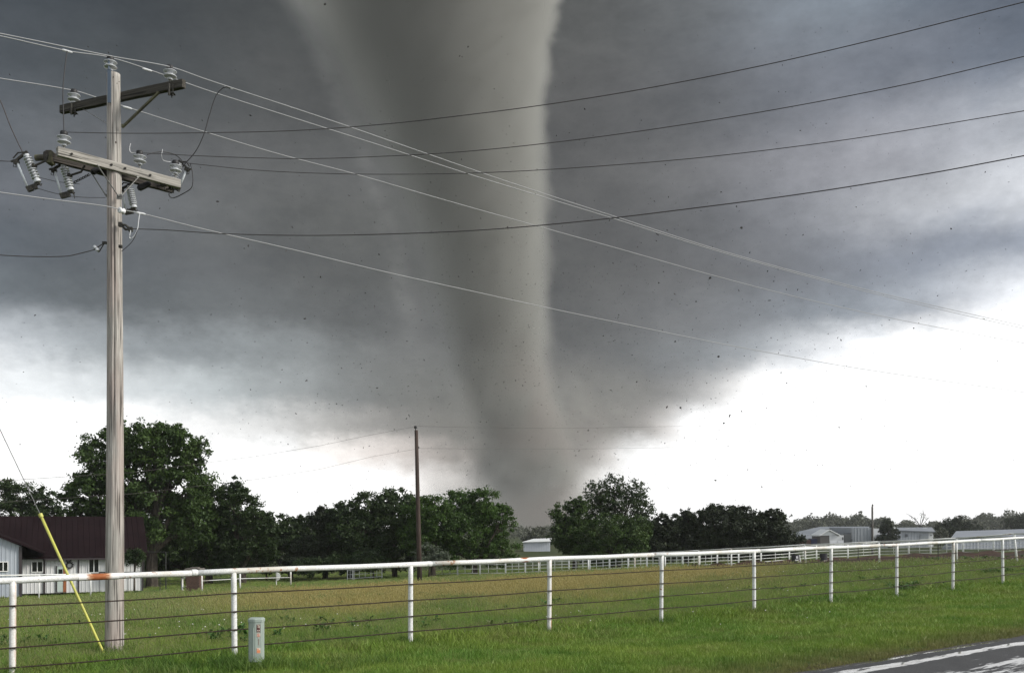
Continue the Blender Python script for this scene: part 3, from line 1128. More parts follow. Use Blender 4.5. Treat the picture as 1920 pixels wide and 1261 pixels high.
    for px, wd in ((1562.5, 13.2), (1576, 10.6)):
        d = MB().box((0, 0, 7 * s3), (wd * s3, 0.08, 14.2 * s3)).build('door', mat('white_door', (0.66, 0.67, 0.70), 0.5), r)
        d.location = (lx(px), -0.24, 0)
        MB().box((wd * s3 * 0.38, -0.06, 7 * s3), (0.08, 0.05, 0.5)).build('handle', dark, d)
    o = MB().box((lx(1579.5), -0.30, lz(1009)), (2.2 * s3, 0.08, 5 * s3)).build('window', dark, r)
    w = MB()
    prism(w, [(lx(1583), -0.3), (lx(1596), -0.3), (lx(1596), lz(998.5)), (lx(1592), lz(1001.5)), (lx(1583), lz(1002))], 6)
    o = w.build('carport', mat('dark_carport', (0.07, 0.075, 0.078), 0.7), r)

    # ---- light metal building
    Yb = 300
    s, gx, zz = frame(Yb)
    g3 = G(1720, Yb)
    r = empty('metal_building', g3)
    tag(r, 'light grey metal building with a pale roof right of the cedar tree', 'building')
    lx, lz = lambda px: gx(px) - g3.x, lambda py: zz(py) - g3.z
    w = MB()
    ribbed_wall(w, lx(1684), lx(1741), -0.3, 0, -0.05, 0.9, 0.07, top=lambda x: lz(994.5) - (x - lx(1684)) * 0.02)
    prism(w, [(lx(1684), -0.3), (lx(1741), -0.3), (lx(1741), lz(996.6)), (lx(1684), lz(994.6))], 14)
    w.build('wall', lightw, r)
    w = MB()
    prism(w, [(lx(1741.2), -0.3), (lx(1750), -0.3), (lx(1750), lz(997)), (lx(1741.2), lz(996))], 10)
    w.build('side_wall', white, r)
    ro = MB()
    f2 = (Yb + 14) / Yb
    q = [(lx(1679), -0.7, lz(994.6)), (lx(1754), -0.7, lz(997.6)), ((1747 - CX) * s * f2 - g3.x, 14, EYE + (HZ - 989.5) * s * f2 - g3.z), ((1682 - CX) * s * f2 - g3.x, 14, EYE + (HZ - 990.0) * s * f2 - g3.z)]
    ro.add(q + [(a, b, c + 0.3) for a, b, c in q], [(3, 2, 1, 0), (4, 5, 6, 7), (0, 1, 5, 4), (1, 2, 6, 5), (2, 3, 7, 6), (3, 0, 4, 7)])
    roo = ro.build('roof', grey, r)
    sk = MB().box((0, 0, 0), (1.3, 2.6, 0.35)).build('skylight', wroof, roo)
    for k, px in enumerate((1700, 1710, 1720, 1731)):
        loc = ((px - CX) * s * 1.035 - g3.x, 10.5, EYE + (HZ - 990.6) * s * 1.035 - g3.z + 0.05)
        if k == 0:
            sk.location = loc
        else:
            place(sk, roo, loc)
    o = MB().box((lx(1686), 8, lz(990)), (12 * s, 5, 0.7)).build('roof_ridge_cap', wroof, roo)
    o = MB().box((lx(1732), -0.2, lz(1009.5)), (15 * s, 0.1, 17 * s)).build('door', greyw, r)
    o['label'] = 'wide roller door, slightly darker than the wall'
    o = MB().box((lx(1699), -0.2, lz(1003)), (5 * s, 0.1, 5 * s)).build('window', mat('grey_pane', (0.10, 0.11, 0.12), 0.3), r)

    # ---- long grey shed at the right
    Yl = 262
    s, gx, zz = frame(Yl)
    g4 = G(1860, Yl)
    r = empty('long_shed', g4)
    tag(r, 'long plain grey metal shed at the right edge behind the pipe fence', 'shed')
    lx, lz = lambda px: gx(px) - g4.x, lambda py: zz(py) - g4.z
    w = MB()
    ribbed_wall(w, lx(1784), lx(1990), -0.4, lz(1008.5), 0.0, 0.9, 0.07)
    w.build('wall', siding_mat('shed_wall_metal', (0.40, 0.42, 0.46), (0.34, 0.36, 0.40)), r)
    dep = 12.0
    f2 = (Yl + dep) / Yl
    ro = MB()
    bx = lambda px: (px - CX) * s * f2 - g4.x
    bz = lambda py: EYE + (HZ - py) * s * f2 - g4.z
    q = [(lx(1782), -0.5, lz(1008.3)), (lx(2010), -0.5, lz(1003)), (bx(2010), dep, bz(990)), (bx(1793), dep, bz(996.6))]
    ro.add(q + [(a, b, c + 0.25) for a, b, c in q], [(3, 2, 1, 0), (4, 5, 6, 7), (0, 1, 5, 4), (1, 2, 6, 5), (2, 3, 7, 6), (3, 0, 4, 7)])
    ro.build('roof', mat('shed_roof_metal', (0.23, 0.245, 0.275), 0.5, noise=((0.2, 0.2, 0.2), (0.20, 0.215, 0.24), 0.4, 0.6)), r)
    e_ = MB().add([(lx(1784), 0.02, -0.4), (bx(1793) * 0.35 + lx(1784) * 0.65, dep, -0.4), (bx(1793), dep, bz(997)), (lx(1784), 0.02, lz(1008.5))], [(0, 1, 2, 3)])
    e_.build('end_wall', greyw, r)

    # ---- white shed near the tornado foot
    Yw = 255
    s, gx, zz = frame(Yw)
    g5 = G(1006, Yw)
    r = empty('white_shed', g5)
    tag(r, 'small white flat roofed shed standing alone below the tornado', 'shed')
    lx, lz = lambda px: gx(px) - g5.x, lambda py: zz(py) - g5.z
    w = MB()
    ribbed_wall(w, lx(982), lx(1031.5), -0.3, 0, -0.03, 0.45, 0.05, top=lambda x: lz(1015.6) + (x - lx(982)) * 0.01)
    prism(w, [(lx(982), -0.3), (lx(1031.5), -0.3), (lx(1031.5), lz(1014.5)), (lx(982), lz(1015.6))], 5)
    w.build('wall', siding_mat('shed_white', (0.50, 0.52, 0.56), (0.45, 0.47, 0.51)), r)
    ro = MB()
    f2 = (Yw + 9) / Yw
    bx = lambda px: (px - CX) * s * f2 - g5.x
    bz = lambda py: EYE + (HZ - py) * s * f2 - g5.z
    q = [(lx(979), -0.8, lz(1016.2)), (lx(1032.5), -0.8, lz(1014.6)), (bx(1034.5), 9, bz(1009.2)), (bx(1000), 9, bz(1010.4))]
    ro.add(q + [(a, b, c + 0.16) for a, b, c in q], [(3, 2, 1, 0), (4, 5, 6, 7), (0, 1, 5, 4), (1, 2, 6, 5), (2, 3, 7, 6), (3, 0, 4, 7)])
    ro.build('roof', wroof, r)


build_far_buildings()

# ---------------------------------------------------------------- trees
def leaf_mat(name, a, b_, trans=0.18):
    def bld(g, b, tc, scaled):
        geo = g.n('ShaderNodeNewGeometry')
        n1 = g.noise(geo.outputs['Position'], 0.55, 3.0, 0.6)
        n2 = g.noise(geo.outputs['Position'], 6.0, 2.0, 0.6)
        c = g.mix(g.smooth(n1 * 0.6 + n2 * 0.4, 0.36, 0.62), tuple(a), tuple(b_))
        g.inp(b.inputs['Base Color'], c)
        tr = g.n('ShaderNodeBsdfTranslucent')
        g.inp(tr.inputs[0], c)
        mx = g.n('ShaderNodeMixShader')
        mx.inputs[0].default_value = trans
        g.link(b.outputs[0], mx.inputs[1])
        g.link(tr.outputs[0], mx.inputs[2])
        out = [q for q in g.t.nodes if q.type == 'OUTPUT_MATERIAL'][0]
        g.link(mx.outputs[0], out.inputs[0])
    return mat(name, a, 0.55, spec=0.25, build=bld)


LEAF = {
    'oak': leaf_mat('oak_leaf', (0.023, 0.046, 0.011), (0.056, 0.096, 0.021)),
    'dark': leaf_mat('dark_leaf', (0.014, 0.028, 0.009), (0.036, 0.060, 0.016), 0.12),
    'black': leaf_mat('dusky_leaf', (0.014, 0.021, 0.011), (0.030, 0.041, 0.019), 0.08),
    'bright': leaf_mat('bright_leaf', (0.030, 0.062, 0.012), (0.062, 0.115, 0.022), 0.25),
    'grey': leaf_mat('grey_leaf', (0.060, 0.078, 0.050), (0.095, 0.115, 0.080), 0.1),
    'far': leaf_mat('haze_paled_leaf', (0.060, 0.068, 0.044), (0.090, 0.098, 0.066), 0.1),  # greyer and paler: distance haze put into the leaf colour
}
BARK = mat('bark', (0.085, 0.072, 0.058), 0.95, spec=0.1, noise=((6, 6, 1.2), (0.035, 0.03, 0.025), 0.4, 0.6), bump=((14, 14, 2.5), 0.8, 0.04))


def leaf_mesh(name, centres, size, rng, material, origin):
    """rhombic leaf sprays at the given points"""
    n = len(centres)
    d = rng.normal(size=(n, 3))
    d /= np.linalg.norm(d, axis=1)[:, None]
    e = rng.normal(size=(n, 3))
    e -= (e * d).sum(1)[:, None] * d
    e /= np.linalg.norm(e, axis=1)[:, None]
    L = size * rng.uniform(0.6, 1.35, n)[:, None]
    W = L * rng.uniform(0.34, 0.6, n)[:, None]
    c = centres - np.array(origin)
    fold = np.cross(d, e) * L * 0.18
    v = np.stack([c - d * L * 0.5, c + e * W * 0.5 + fold, c + d * L * 0.5, c - e * W * 0.5 + fold], 1).reshape(-1, 3)
    me = bpy.data.meshes.new(name)
    me.vertices.add(n * 4)
    me.vertices.foreach_set('co', v.ravel())
    me.loops.add(n * 4)
    me.loops.foreach_set('vertex_index', np.arange(n * 4))
    me.polygons.add(n)
    me.polygons.foreach_set('loop_start', np.arange(n) * 4)
    me.materials.append(material)
    me.update(calc_edges=True)
    return me


def limb(mb, a, b, r0, r1, rnd, bend=0.12, n=6):
    a, b = Vector(a), Vector(b)
    L = (b - a).length
    k = 4
    pts, rs = [], []
    off = Vector((rnd.uniform(-1, 1), rnd.uniform(-1, 1), rnd.uniform(-0.2, 0.9))) * L * bend
    for i in range(k + 1):
        u = i / k
        pts.append(a.lerp(b, u) + off * math.sin(u * math.pi))
        rs.append(r0 + (r1 - r0) * u)
    mb.tube(pts, rs, n, cap=False)
    return pts


def tree(name, label, px, Y, lobes, leaf='dark', leaves=16000, size=0.34, trunk=0.35, base_py=None, airy=1.0, seed=1, group=None,
         cat='tree', clump=0.85, trunk_px=None, shell=0.5):
    """lobes: (photo column, photo row, half width, half height) of the masses that make up the crown"""
    rng = np.random.default_rng(seed)
    rnd = random.Random(seed)
    sc = Y / F
    bx = (px - CX) * sc
    bz = gz(bx, Y) if base_py is None else EYE + (HZ - base_py) * sc
    origin = (bx, Y, bz)
    vol = np.array([rx * ry for _, _, rx, ry in lobes], float)
    wts = vol / vol.sum()
    pts, nodes = [], []
    nclump_total = 0
    for (lx, ly, rx, ry), w in zip(lobes, wts):
        c = np.array(P(lx, ly, Y)) + np.array([0, rng.uniform(-0.25, 0.25) * rx * sc, 0])
        R = np.array([rx, rx * 0.85, ry]) * sc
        rc = max(0.30, 0.125 * (R[0] + R[2])) * clump
        n_c = max(6, int(38 * airy * (R[0] * R[2]) / (rc * rc) * 0.068))
        u = rng.normal(size=(n_c, 3))
        u /= np.linalg.norm(u, axis=1)[:, None]
        rad = rng.uniform(shell ** 3, 1.0, n_c) ** (1 / 3)
        cc = c + u * R * (rad * rng.uniform(0.82, 1.16, n_c))[:, None]
        n_l = int(leaves * w / n_c)
        for q in cc:
            rr = rc * rng.uniform(0.45, 1.35)
            m_ = int(n_l * rng.uniform(0.6, 1.4))
            p = q + rng.normal(size=(m_, 3)) * np.array([rr, rr, rr * 0.72]) * 0.55
            pts.append(p)
        # stray twigs on the outline
        k = int(n_c * 0.5)
        u2 = rng.normal(size=(k, 3))
        u2 /= np.linalg.norm(u2, axis=1)[:, None]
        tw = c + u2 * R * rng.uniform(1.0, 1.22, k)[:, None]
        for q in tw:
            pts.append(q + rng.normal(size=(max(3, n_l // 9), 3)) * rc * 0.28)
        nodes.append((c, cc))
    P_ = np.concatenate(pts)
    P_ = P_[P_[:, 2] > bz + 0.05]
    root = empty(name, origin)
    tag(root, label, cat, group)
    me = leaf_mesh('crown', P_, size, rng, LEAF[leaf], origin)
    cr = bpy.data.objects.new('crown', me)
    C.objects.link(cr)
    cr.parent = root
    # trunk and limbs
    mb = MB()
    o = Vector(origin)
    top = max(l[0][2] for l in nodes) - bz
    low = min(l[0][2] for l in nodes) - bz
    fork = Vector((0, 0, max(0.6, low * 0.55)))
    if trunk_px is not None:
        fork.x += (trunk_px - px) * sc
    mb.tube([Vector((0, 0, -0.4)), Vector((0, 0, 0.3)), fork], [trunk * 1.25, trunk, trunk * 0.82], 12)
    for c, cc in nodes:
        cv = Vector(c) - o
        r0 = trunk * (0.62 if len(nodes) > 2 else 0.8)
        limb(mb, fork, cv, r0, r0 * 0.35, rnd, 0.08, 7)
        take = rng.choice(len(cc), min(len(cc), 14 if airy < 0.7 else 9), replace=False)
        for k in take:
            mid = fork.lerp(cv, rnd.uniform(0.45, 1.0))
            limb(mb, mid, Vector(cc[k]) - o, r0 * 0.28, 0.02, rnd, 0.14, 5)
    mb.build('trunk', BARK, root, smooth=True)
    return root


def build_trees():
    # left of the tall utility pole
    tree('oak_tree', 'thin dark tree rising behind the maroon roof at the far left', 45, 112,
         [(5, 925, 26, 34), (40, 935, 40, 34), (80, 945, 32, 30), (40, 965, 80, 26), (100, 968, 26, 20)], 'dark', 15000, 0.30, 0.35, airy=0.8, seed=11)
    tree('oak_tree', 'tallest oak with a massive crown standing right behind the utility pole', 285, 96,
         [(205, 850, 50, 42), (290, 835, 60, 42), (345, 845, 40, 34), (170, 925, 52, 40), (250, 910, 90, 60), (345, 915, 55, 55),
          (215, 985, 60, 38), (300, 975, 75, 45), (150, 965, 30, 28), (365, 985, 40, 45), (225, 810, 26, 18), (310, 808, 30, 16)],
         'oak', 78000, 0.33, 0.62, seed=12, shell=0.35)
    tree('oak_tree', 'broad dark tree filling the space right of the tallest oak', 392, 100,
         [(385, 945, 45, 40), (380, 1000, 60, 45), (420, 990, 35, 45), (400, 1045, 50, 28)], 'dark', 24000, 0.33, 0.4, seed=13)
    tree('oak_tree', 'dark tree with a narrow pointed top left of the low dip in the treeline', 455, 98,
         [(438, 920, 22, 26), (450, 955, 40, 34), (490, 985, 34, 28), (455, 1010, 50, 44), (430, 1040, 36, 28), (500, 1020, 24, 34)],
         'dark', 26000, 0.31, 0.38, seed=14, airy=0.9)
    # understorey behind the pasture
    low = [(352, 108, [(340, 1030, 55, 36), (300, 1050, 50, 24)], 'oak', 'shady mid green bush under the tallest oak, behind the brick pillar', 21),
           (545, 112, [(540, 992, 36, 26), (580, 990, 34, 24), (560, 1030, 62, 36)], 'dark', 'low round dark tree at the dip of the treeline', 22),
           (610, 106, [(610, 975, 26, 24), (635, 1000, 36, 36), (600, 1035, 52, 34)], 'black', 'small dusky tree just right of the dip in the treeline', 23),
           (655, 104, [(648, 965, 30, 26), (690, 958, 34, 30), (672, 1005, 54, 44), (680, 1045, 56, 26)], 'dark', 'dark tree with a knobbly top left of the wooden pole without crossarms', 24),
           (740, 106, [(735, 945, 42, 26), (760, 960, 52, 34), (720, 985, 46, 40), (755, 1030, 62, 36)], 'dark', 'tall dark tree directly behind the wooden pole without crossarms', 25)]
    for px, Y, lobes, lf, lb, sd in low:
        tree('broadleaf_tree', lb, px, Y, lobes, lf, 26000, 0.32, 0.3, seed=sd)
    tree('broadleaf_tree', 'bright green rounded tree right of the wooden pole without crossarms', 812, 100,
         [(805, 965, 48, 34), (835, 985, 36, 34), (790, 1005, 44, 34)], 'bright', 26000, 0.27, 0.28, seed=26)
    tree('broadleaf_tree', 'spreading green tree touching the left edge of the tornado foot', 890, 102,
         [(865, 945, 34, 28), (900, 950, 42, 34), (935, 985, 32, 40), (885, 1000, 56, 48), (850, 1035, 46, 28), (930, 1035, 40, 26)],
         'bright', 38000, 0.27, 0.32, seed=27, airy=0.9)
    tree('willow_shrub', 'pale grey green shrub at the foot of the wooden pole without crossarms', 805, 97,
         [(800, 1040, 26, 20), (825, 1048, 20, 14)], 'grey', 6000, 0.20, 0.1, seed=28, cat='shrub')
    tree('shrub', 'low green bush between the brick pillar and the white rails', 700, 101,
         [(690, 1050, 40, 20), (640, 1055, 40, 18), (590, 1060, 40, 16)], 'dark', 12000, 0.22, 0.1, seed=29, cat='shrub')
    tree('shrub', 'dark thicket under the round tree at the dip', 500, 103,
         [(470, 1052, 40, 20), (520, 1058, 40, 16), (560, 1058, 30, 16)], 'black', 12000, 0.24, 0.1, seed=30, cat='shrub')
    # centre right group
    tree('broadleaf_tree', 'rounded dark tree leaning toward the tornado, left of the lacy topped tree', 1078, 110,
         [(1070, 970, 36, 28), (1085, 948, 24, 16), (1060, 1000, 28, 30), (1095, 1010, 50, 38)], 'oak', 26000, 0.27, 0.3, seed=31)
    tree('broadleaf_tree', 'lacy topped tree with bright sky showing through its crown', 1150, 112,
         [(1118, 925, 24, 24), (1150, 912, 24, 22), (1188, 925, 26, 26), (1165, 950, 46, 34), (1205, 958, 20, 30), (1130, 955, 34, 28)],
         'dark', 11500, 0.25, 0.3, seed=32, airy=1.5, clump=0.62)
    tree('broadleaf_tree', 'dense dark lower tree in front of the lacy topped tree', 1160, 106,
         [(1150, 1000, 58, 34), (1190, 1005, 36, 36), (1140, 1035, 60, 24)], 'oak', 26000, 0.27, 0.25, seed=33)
    rt = [(1238, [(1240, 985, 24, 20), (1245, 1015, 44, 32)], 'black', 'small dusky tree right beside the lacy topped tree', 34),
          (1288, [(1290, 978, 30, 22), (1300, 1010, 44, 36)], 'black', 'dark rounded tree second from the lacy topped one', 35),
          (1342, [(1338, 962, 26, 18), (1350, 985, 44, 32), (1340, 1018, 46, 28)], 'black', 'highest of the dense dark trees left of the grey warehouse', 36),
          (1385, [(1385, 965, 26, 18), (1395, 995, 38, 36), (1390, 1025, 50, 22)], 'black', 'dark tree with a bumpy crown beside the highest one near the warehouse', 37),
          (1432, [(1425, 975, 18, 16), (1452, 966, 26, 12), (1440, 1000, 36, 32), (1470, 1015, 30, 26), (1430, 1030, 50, 18)], 'black', 'ragged dark tree next to the left end of the grey warehouse', 38)]
    for px, lobes, lf, lb, sd in rt:
        tree('broadleaf_tree', lb, px, 116, lobes, lf, 22000, 0.30, 0.28, seed=sd)
    tree('young_tree', 'slender young tree in front of the right end of the metal house', 252, 82,
         [(250, 1045, 18, 13), (262, 1040, 10, 9)], 'dark', 2600, 0.19, 0.09, seed=40, airy=1.2)
    # far ones
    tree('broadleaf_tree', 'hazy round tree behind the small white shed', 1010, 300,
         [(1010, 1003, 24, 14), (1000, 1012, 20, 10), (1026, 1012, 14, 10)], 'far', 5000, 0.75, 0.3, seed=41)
    tree('cedar_tree', 'bushy dark cedar standing before the white end of the warehouse', 1667, 285,
         [(1664, 985, 12, 12), (1668, 1000, 18, 16), (1666, 1012, 22, 10)], 'black', 7000, 0.55, 0.3, seed=42)
    tree('broadleaf_tree', 'big dark rounded tree above the left end of the long grey shed', 1795, 330,
         [(1795, 982, 26, 14), (1775, 995, 30, 16), (1820, 992, 26, 16), (1795, 1005, 46, 14)], 'black', 14000, 0.6, 0.4, seed=43)
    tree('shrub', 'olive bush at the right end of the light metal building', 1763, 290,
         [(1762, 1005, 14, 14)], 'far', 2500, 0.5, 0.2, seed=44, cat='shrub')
    tree('broadleaf_tree', 'dusky tree at the right edge above the long grey shed', 1912, 420,
         [(1905, 985, 26, 13), (1935, 975, 26, 16)], 'black', 7000, 0.8, 0.4, seed=45)
    # storm-stripped tree on the far skyline
    rnd = random.Random(8)
    o = G(1722, 420)
    root = empty('bare_tree', o)
    tag(root, 'broken leafless tree sticking up from the far wooded skyline', 'tree')
    mb = MB()
    s = 420 / F
    mb.tube([(0, 0, -0.5), (0.3, 0, 5), (1.0, 0, 7)], [0.4, 0.3, 0.2], 6)
    for dx_, h in ((-24, 962), (-14, 968), (8, 956), (6, 962), (14, 964), (-6, 970), (20, 969)):
        e = Vector((dx_ * s, rnd.uniform(-1, 1), EYE + (HZ - h) * s - o.z))
        limb(mb, (0.6, 0, 6), e, 0.17, 0.07, rnd, 0.1, 5)
        for _ in range(3):
            q = Vector((0.6, 0, 7)).lerp(e, rnd.uniform(0.5, 1))
            limb(mb, q, q + Vector((rnd.uniform(-1.6, 1.6), 0.3, rnd.uniform(0.2, 1.6))), 0.1, 0.04, rnd, 0.1, 4)
    mb.build('trunk', mat('dead_wood', (0.03, 0.027, 0.024), 0.9), root)


build_trees()


def build_far_woods():
    """the wood that closes the horizon, one mass from here"""
    rng = np.random.default_rng(5)
    pts = []
    for k in range(420):
        px = rng.uniform(1380, 2060)
        Y = rng.uniform(640, 860)
        x = (px - CX) / F * Y
        h = (11 + 3.0 * math.sin(px * 0.021) + 2.0 * math.sin(px * 0.13)) * rng.uniform(0.8, 1.15)
        if px > 1860:
            h += (px - 1860) * 0.045
        r = rng.uniform(4, 7)
        n = 130
        u = rng.normal(size=(n, 3))
        u /= np.linalg.norm(u, axis=1)[:, None]
        u[:, 2] = np.abs(u[:, 2])
        c = np.array([x, Y, EYE - float(drop(x, Y)) + h * 0.30])
        pts.append(c + u * np.array([r, r, h * 0.72]) * rng.uniform(0.75, 1.05, n)[:, None])
    for k in range(360):
        px = rng.uniform(-200, 1400)
        Y = rng.uniform(500, 700)
        x = (px - CX) / F * Y
        h = 6.5 * rng.uniform(0.8, 1.2)
        n = 60
        u = rng.normal(size=(n, 3))
        u /= np.linalg.norm(u, axis=1)[:, None]
        u[:, 2] = np.abs(u[:, 2])
        c = np.array([x, Y, EYE - float(drop(x, Y))])
        pts.append(c + u * np.array([6, 5, h]) * rng.uniform(0.75, 1.05, n)[:, None])
    P_ = np.concatenate(pts)
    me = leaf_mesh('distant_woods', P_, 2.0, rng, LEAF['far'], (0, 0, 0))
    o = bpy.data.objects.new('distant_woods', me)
    C.objects.link(o)
    tag(o, 'hazy wooded skyline behind the warehouses and along the horizon', 'woods', kind='stuff')


build_far_woods()

# ---------------------------------------------------------------- grass
def build_grass():
    rng = np.random.default_rng(9)

    def blade_mat(name, cols, dry):
        def bld(g, b, tc, scaled):
            oi = g.n('ShaderNodeObjectInfo')
            loc = oi.outputs['Location']
            rn = X(g, oi.outputs['Random'])
            x, y, z = g.sep(loc)
            s = (x - FA[0]) * FD[0] + (y - FA[1]) * FD[1]
            t = (x - FA[0]) * FN[0] + (y - FA[1]) * FN[1]
            n1 = g.noise(loc, 0.35, 4.0, 0.6)
            n2 = g.noise(loc, 0.085, 3.0, 0.55)
            c = g.mix(g.smooth(n1, 0.32, 0.68), cols[0], cols[1])
            c = g.mix(g.smooth(rn, 0.55, 1.0) * 0.5, c, cols[2])
            n4 = g.noise(loc, 1.1, 3.0, 0.6)
            c = g.mix(g.smooth(n4, 0.52, 0.66) * 0.42, c, (0.20, 0.175, 0.075))
            c = g.mix(g.smooth(n4, 0.46, 0.34) * 0.45, c, tuple(q * 0.55 for q in cols[0]))
            # ripening patch in the middle of the pasture
            ripe = g.smooth(t + (n1 - 0.5) * 14.0, 5.0, 14.0) * g.smooth(t + (n1 - 0.5) * 16.0, 46.0, 34.0)
            ripe = ripe * g.smooth(y - x * 0.35 + (n2 - 0.5) * 20.0, 22.0, 32.0) * g.smooth(n2, 0.30, 0.44) * g.smooth(x / y + (n1 - 0.5) * 0.15, -0.40, -0.18) * g.smooth(x / y, 0.34, 0.2)
            c = g.mix(g.math('MINIMUM', ripe * dry, 0.9), c, (0.37, 0.305, 0.115))
            # scorched ends along the asphalt
            edge = g.smooth(t + (n1 - 0.5) * 0.9, -6.7, -7.9)
            c = g.mix(edge * 0.7, c, (0.175, 0.150, 0.070))
            g.inp(b.inputs['Base Color'], c)
            tr = g.n('ShaderNodeBsdfTranslucent')
            g.inp(tr.inputs[0], c)
            mx = g.n('ShaderNodeMixShader')
            mx.inputs[0].default_value = 0.25
            g.link(b.outputs[0], mx.inputs[1])
            g.link(tr.outputs[0], mx.inputs[2])
            out = [q for q in g.t.nodes if q.type == 'OUTPUT_MATERIAL'][0]
            g.link(mx.outputs[0], out.inputs[0])
        return mat(name, cols[0], 0.5, spec=0.2, build=bld)

    m_mown = blade_mat('mown_blade', [(0.105, 0.215, 0.028), (0.200, 0.290, 0.045), (0.31, 0.33, 0.10)], 0.2)
    m_tall = blade_mat('meadow_blade', [(0.125, 0.235, 0.042), (0.230, 0.315, 0.062), (0.36, 0.38, 0.12)], 1.0)
    m_head = blade_mat('seed_head', [(0.19, 0.24, 0.085), (0.27, 0.27, 0.11), (0.16, 0.23, 0.08)], 0.9)

    def tuft(name, n, h, spread, w, lean, m, heads=False):
        vs, fs, hf = [], [], []
        for k in range(n):
            a, rr = rng.uniform(0, 2 * math.pi), spread * math.sqrt(rng.uniform(0, 1))
            bx, by = rr * math.cos(a), rr * math.sin(a)
            hh = h * rng.uniform(0.5, 1.15)
            la = rng.uniform(0, 2 * math.pi)
            le = hh * lean * rng.uniform(0.1, 1.0)
            wa = rng.uniform(0, math.pi)
            ww = w * rng.uniform(0.6, 1.3)
            dx, dy = math.cos(wa) * ww / 2, math.sin(wa) * ww / 2
            o = len(vs)
            lx, ly = math.cos(la) * le, math.sin(la) * le
            vs += [(bx - dx, by - dy, -0.03), (bx + dx, by + dy, -0.03),
                   (bx + lx * 0.35 - dx * 0.8, by + ly * 0.35 - dy * 0.8, hh * 0.55), (bx + lx * 0.35 + dx * 0.8, by + ly * 0.35 + dy * 0.8, hh * 0.55),
                   (bx + lx, by + ly, hh)]
            fs += [(o, o + 1, o + 3, o + 2), (o + 2, o + 3, o + 4)]
            if heads and k % 4 == 0:
                o = len(vs)
                cx_, cy_ = bx + lx, by + ly
                for q in range(4):
                    th = q * math.pi / 2
                    vs.append((cx_ + math.cos(th) * 0.009, cy_ + math.sin(th) * 0.009, hh + 0.03))
                vs += [(cx_, cy_, hh - 0.03), (cx_ + lx * 0.15, cy_ + ly * 0.15, hh + 0.10)]
                for q in range(4):
                    fs += [(o + q, o + (q + 1) % 4, o + 5), (o + (q + 1) % 4, o + q, o + 4)]
                    hf += [len(fs) - 2, len(fs) - 1]
        me = bpy.data.meshes.new(name)
        me.from_pydata(vs, [], fs)
        me.materials.append(m)
        if heads:
            me.materials.append(m_head)
            for i in hf:
                me.polygons[i].material_index = 1
        return me

    def scatter(name, label, meshes, P_, scale):
        """one object: points that carry size and turn, each drawn as a tuft by geometry nodes"""
        n = len(P_)
        me = bpy.data.meshes.new(name)
        me.vertices.add(n)
        me.vertices.foreach_set('co', P_.ravel())
        at = me.attributes.new('size', 'FLOAT', 'POINT')
        at.data.foreach_set('value', scale.astype(np.float32))
        at = me.attributes.new('wide', 'FLOAT', 'POINT')
        at.data.foreach_set('value', (1.0 + np.maximum(np.hypot(P_[:, 0], P_[:, 1]) - 14, 0) / 34.0).astype(np.float32))
        at = me.attributes.new('turn', 'FLOAT', 'POINT')
        at.data.foreach_set('value', rng.uniform(0, 6.28, n).astype(np.float32))
        at = me.attributes.new('pick', 'INT', 'POINT')
        at.data.foreach_set('value', rng.integers(0, len(meshes), n).astype(np.int32))
        ob = bpy.data.objects.new(name, me)
        C.objects.link(ob)
        tag(ob, label, 'grass', kind='stuff')
        ng = bpy.data.node_groups.new(name + '_spread', 'GeometryNodeTree')
        ng.interface.new_socket('Geometry', in_out='INPUT', socket_type='NodeSocketGeometry')
        ng.interface.new_socket('Geometry', in_out='OUTPUT', socket_type='NodeSocketGeometry')
        g = NT(ng)
        gi, go = g.n('NodeGroupInput'), g.n('NodeGroupOutput')
        col = bpy.data.collections.new(name + '_tufts')
        for k, m_ in enumerate(meshes):
            to = bpy.data.objects.new('grass_tuft', m_)
            col.objects.link(to)
        ci = g.n('GeometryNodeCollectionInfo')
        ci.inputs['Collection'].default_value = col
        ci.inputs['Separate Children'].default_value = True

        def attr(nm, typ):
            a = g.n('GeometryNodeInputNamedAttribute', data_type=typ)
            a.inputs['Name'].default_value = nm
            return a.outputs['Attribute']
        ip = g.n('GeometryNodeInstanceOnPoints')
        g.link(gi.outputs[0], ip.inputs['Points'])
        g.link(ci.outputs[0], ip.inputs['Instance'])
        ip.inputs['Pick Instance'].default_value = True
        g.link(attr('pick', 'INT'), ip.inputs['Instance Index'])
        g.inp(ip.inputs['Rotation'], g.comb(0.0, 0.0, X(g, attr('turn', 'FLOAT'))))
        sz = X(g, attr('size', 'FLOAT'))
        wd = X(g, attr('wide', 'FLOAT'))
        g.inp(ip.inputs['Scale'], g.comb(sz * wd, sz * wd, sz))
        g.link(ip.outputs[0], go.inputs[0])
        md = ob.modifiers.new('spread', 'NODES')
        md.node_group = ng
        return ob

    def field(n, tmin, tmax, ymin, ymax, power):
        """points thinning out with distance inside what the place shows"""
        u = rng.uniform(0, 1, n)
        if power == 1:
            Y = ymin * (ymax / ymin) ** u
        else:
            q = 1 - power
            Y = (ymin ** q + u * (ymax ** q - ymin ** q)) ** (1 / q)
        x = rng.uniform(-0.62, 0.62, n) * Y
        t = (x - FA[0]) * FN[0] + (Y - FA[1]) * FN[1]
        k = (t > tmin) & (t < tmax)
        x, Y, t = x[k], Y[k], t[k]
        return np.stack([x, Y, EYE - drop(x, Y)], 1), t

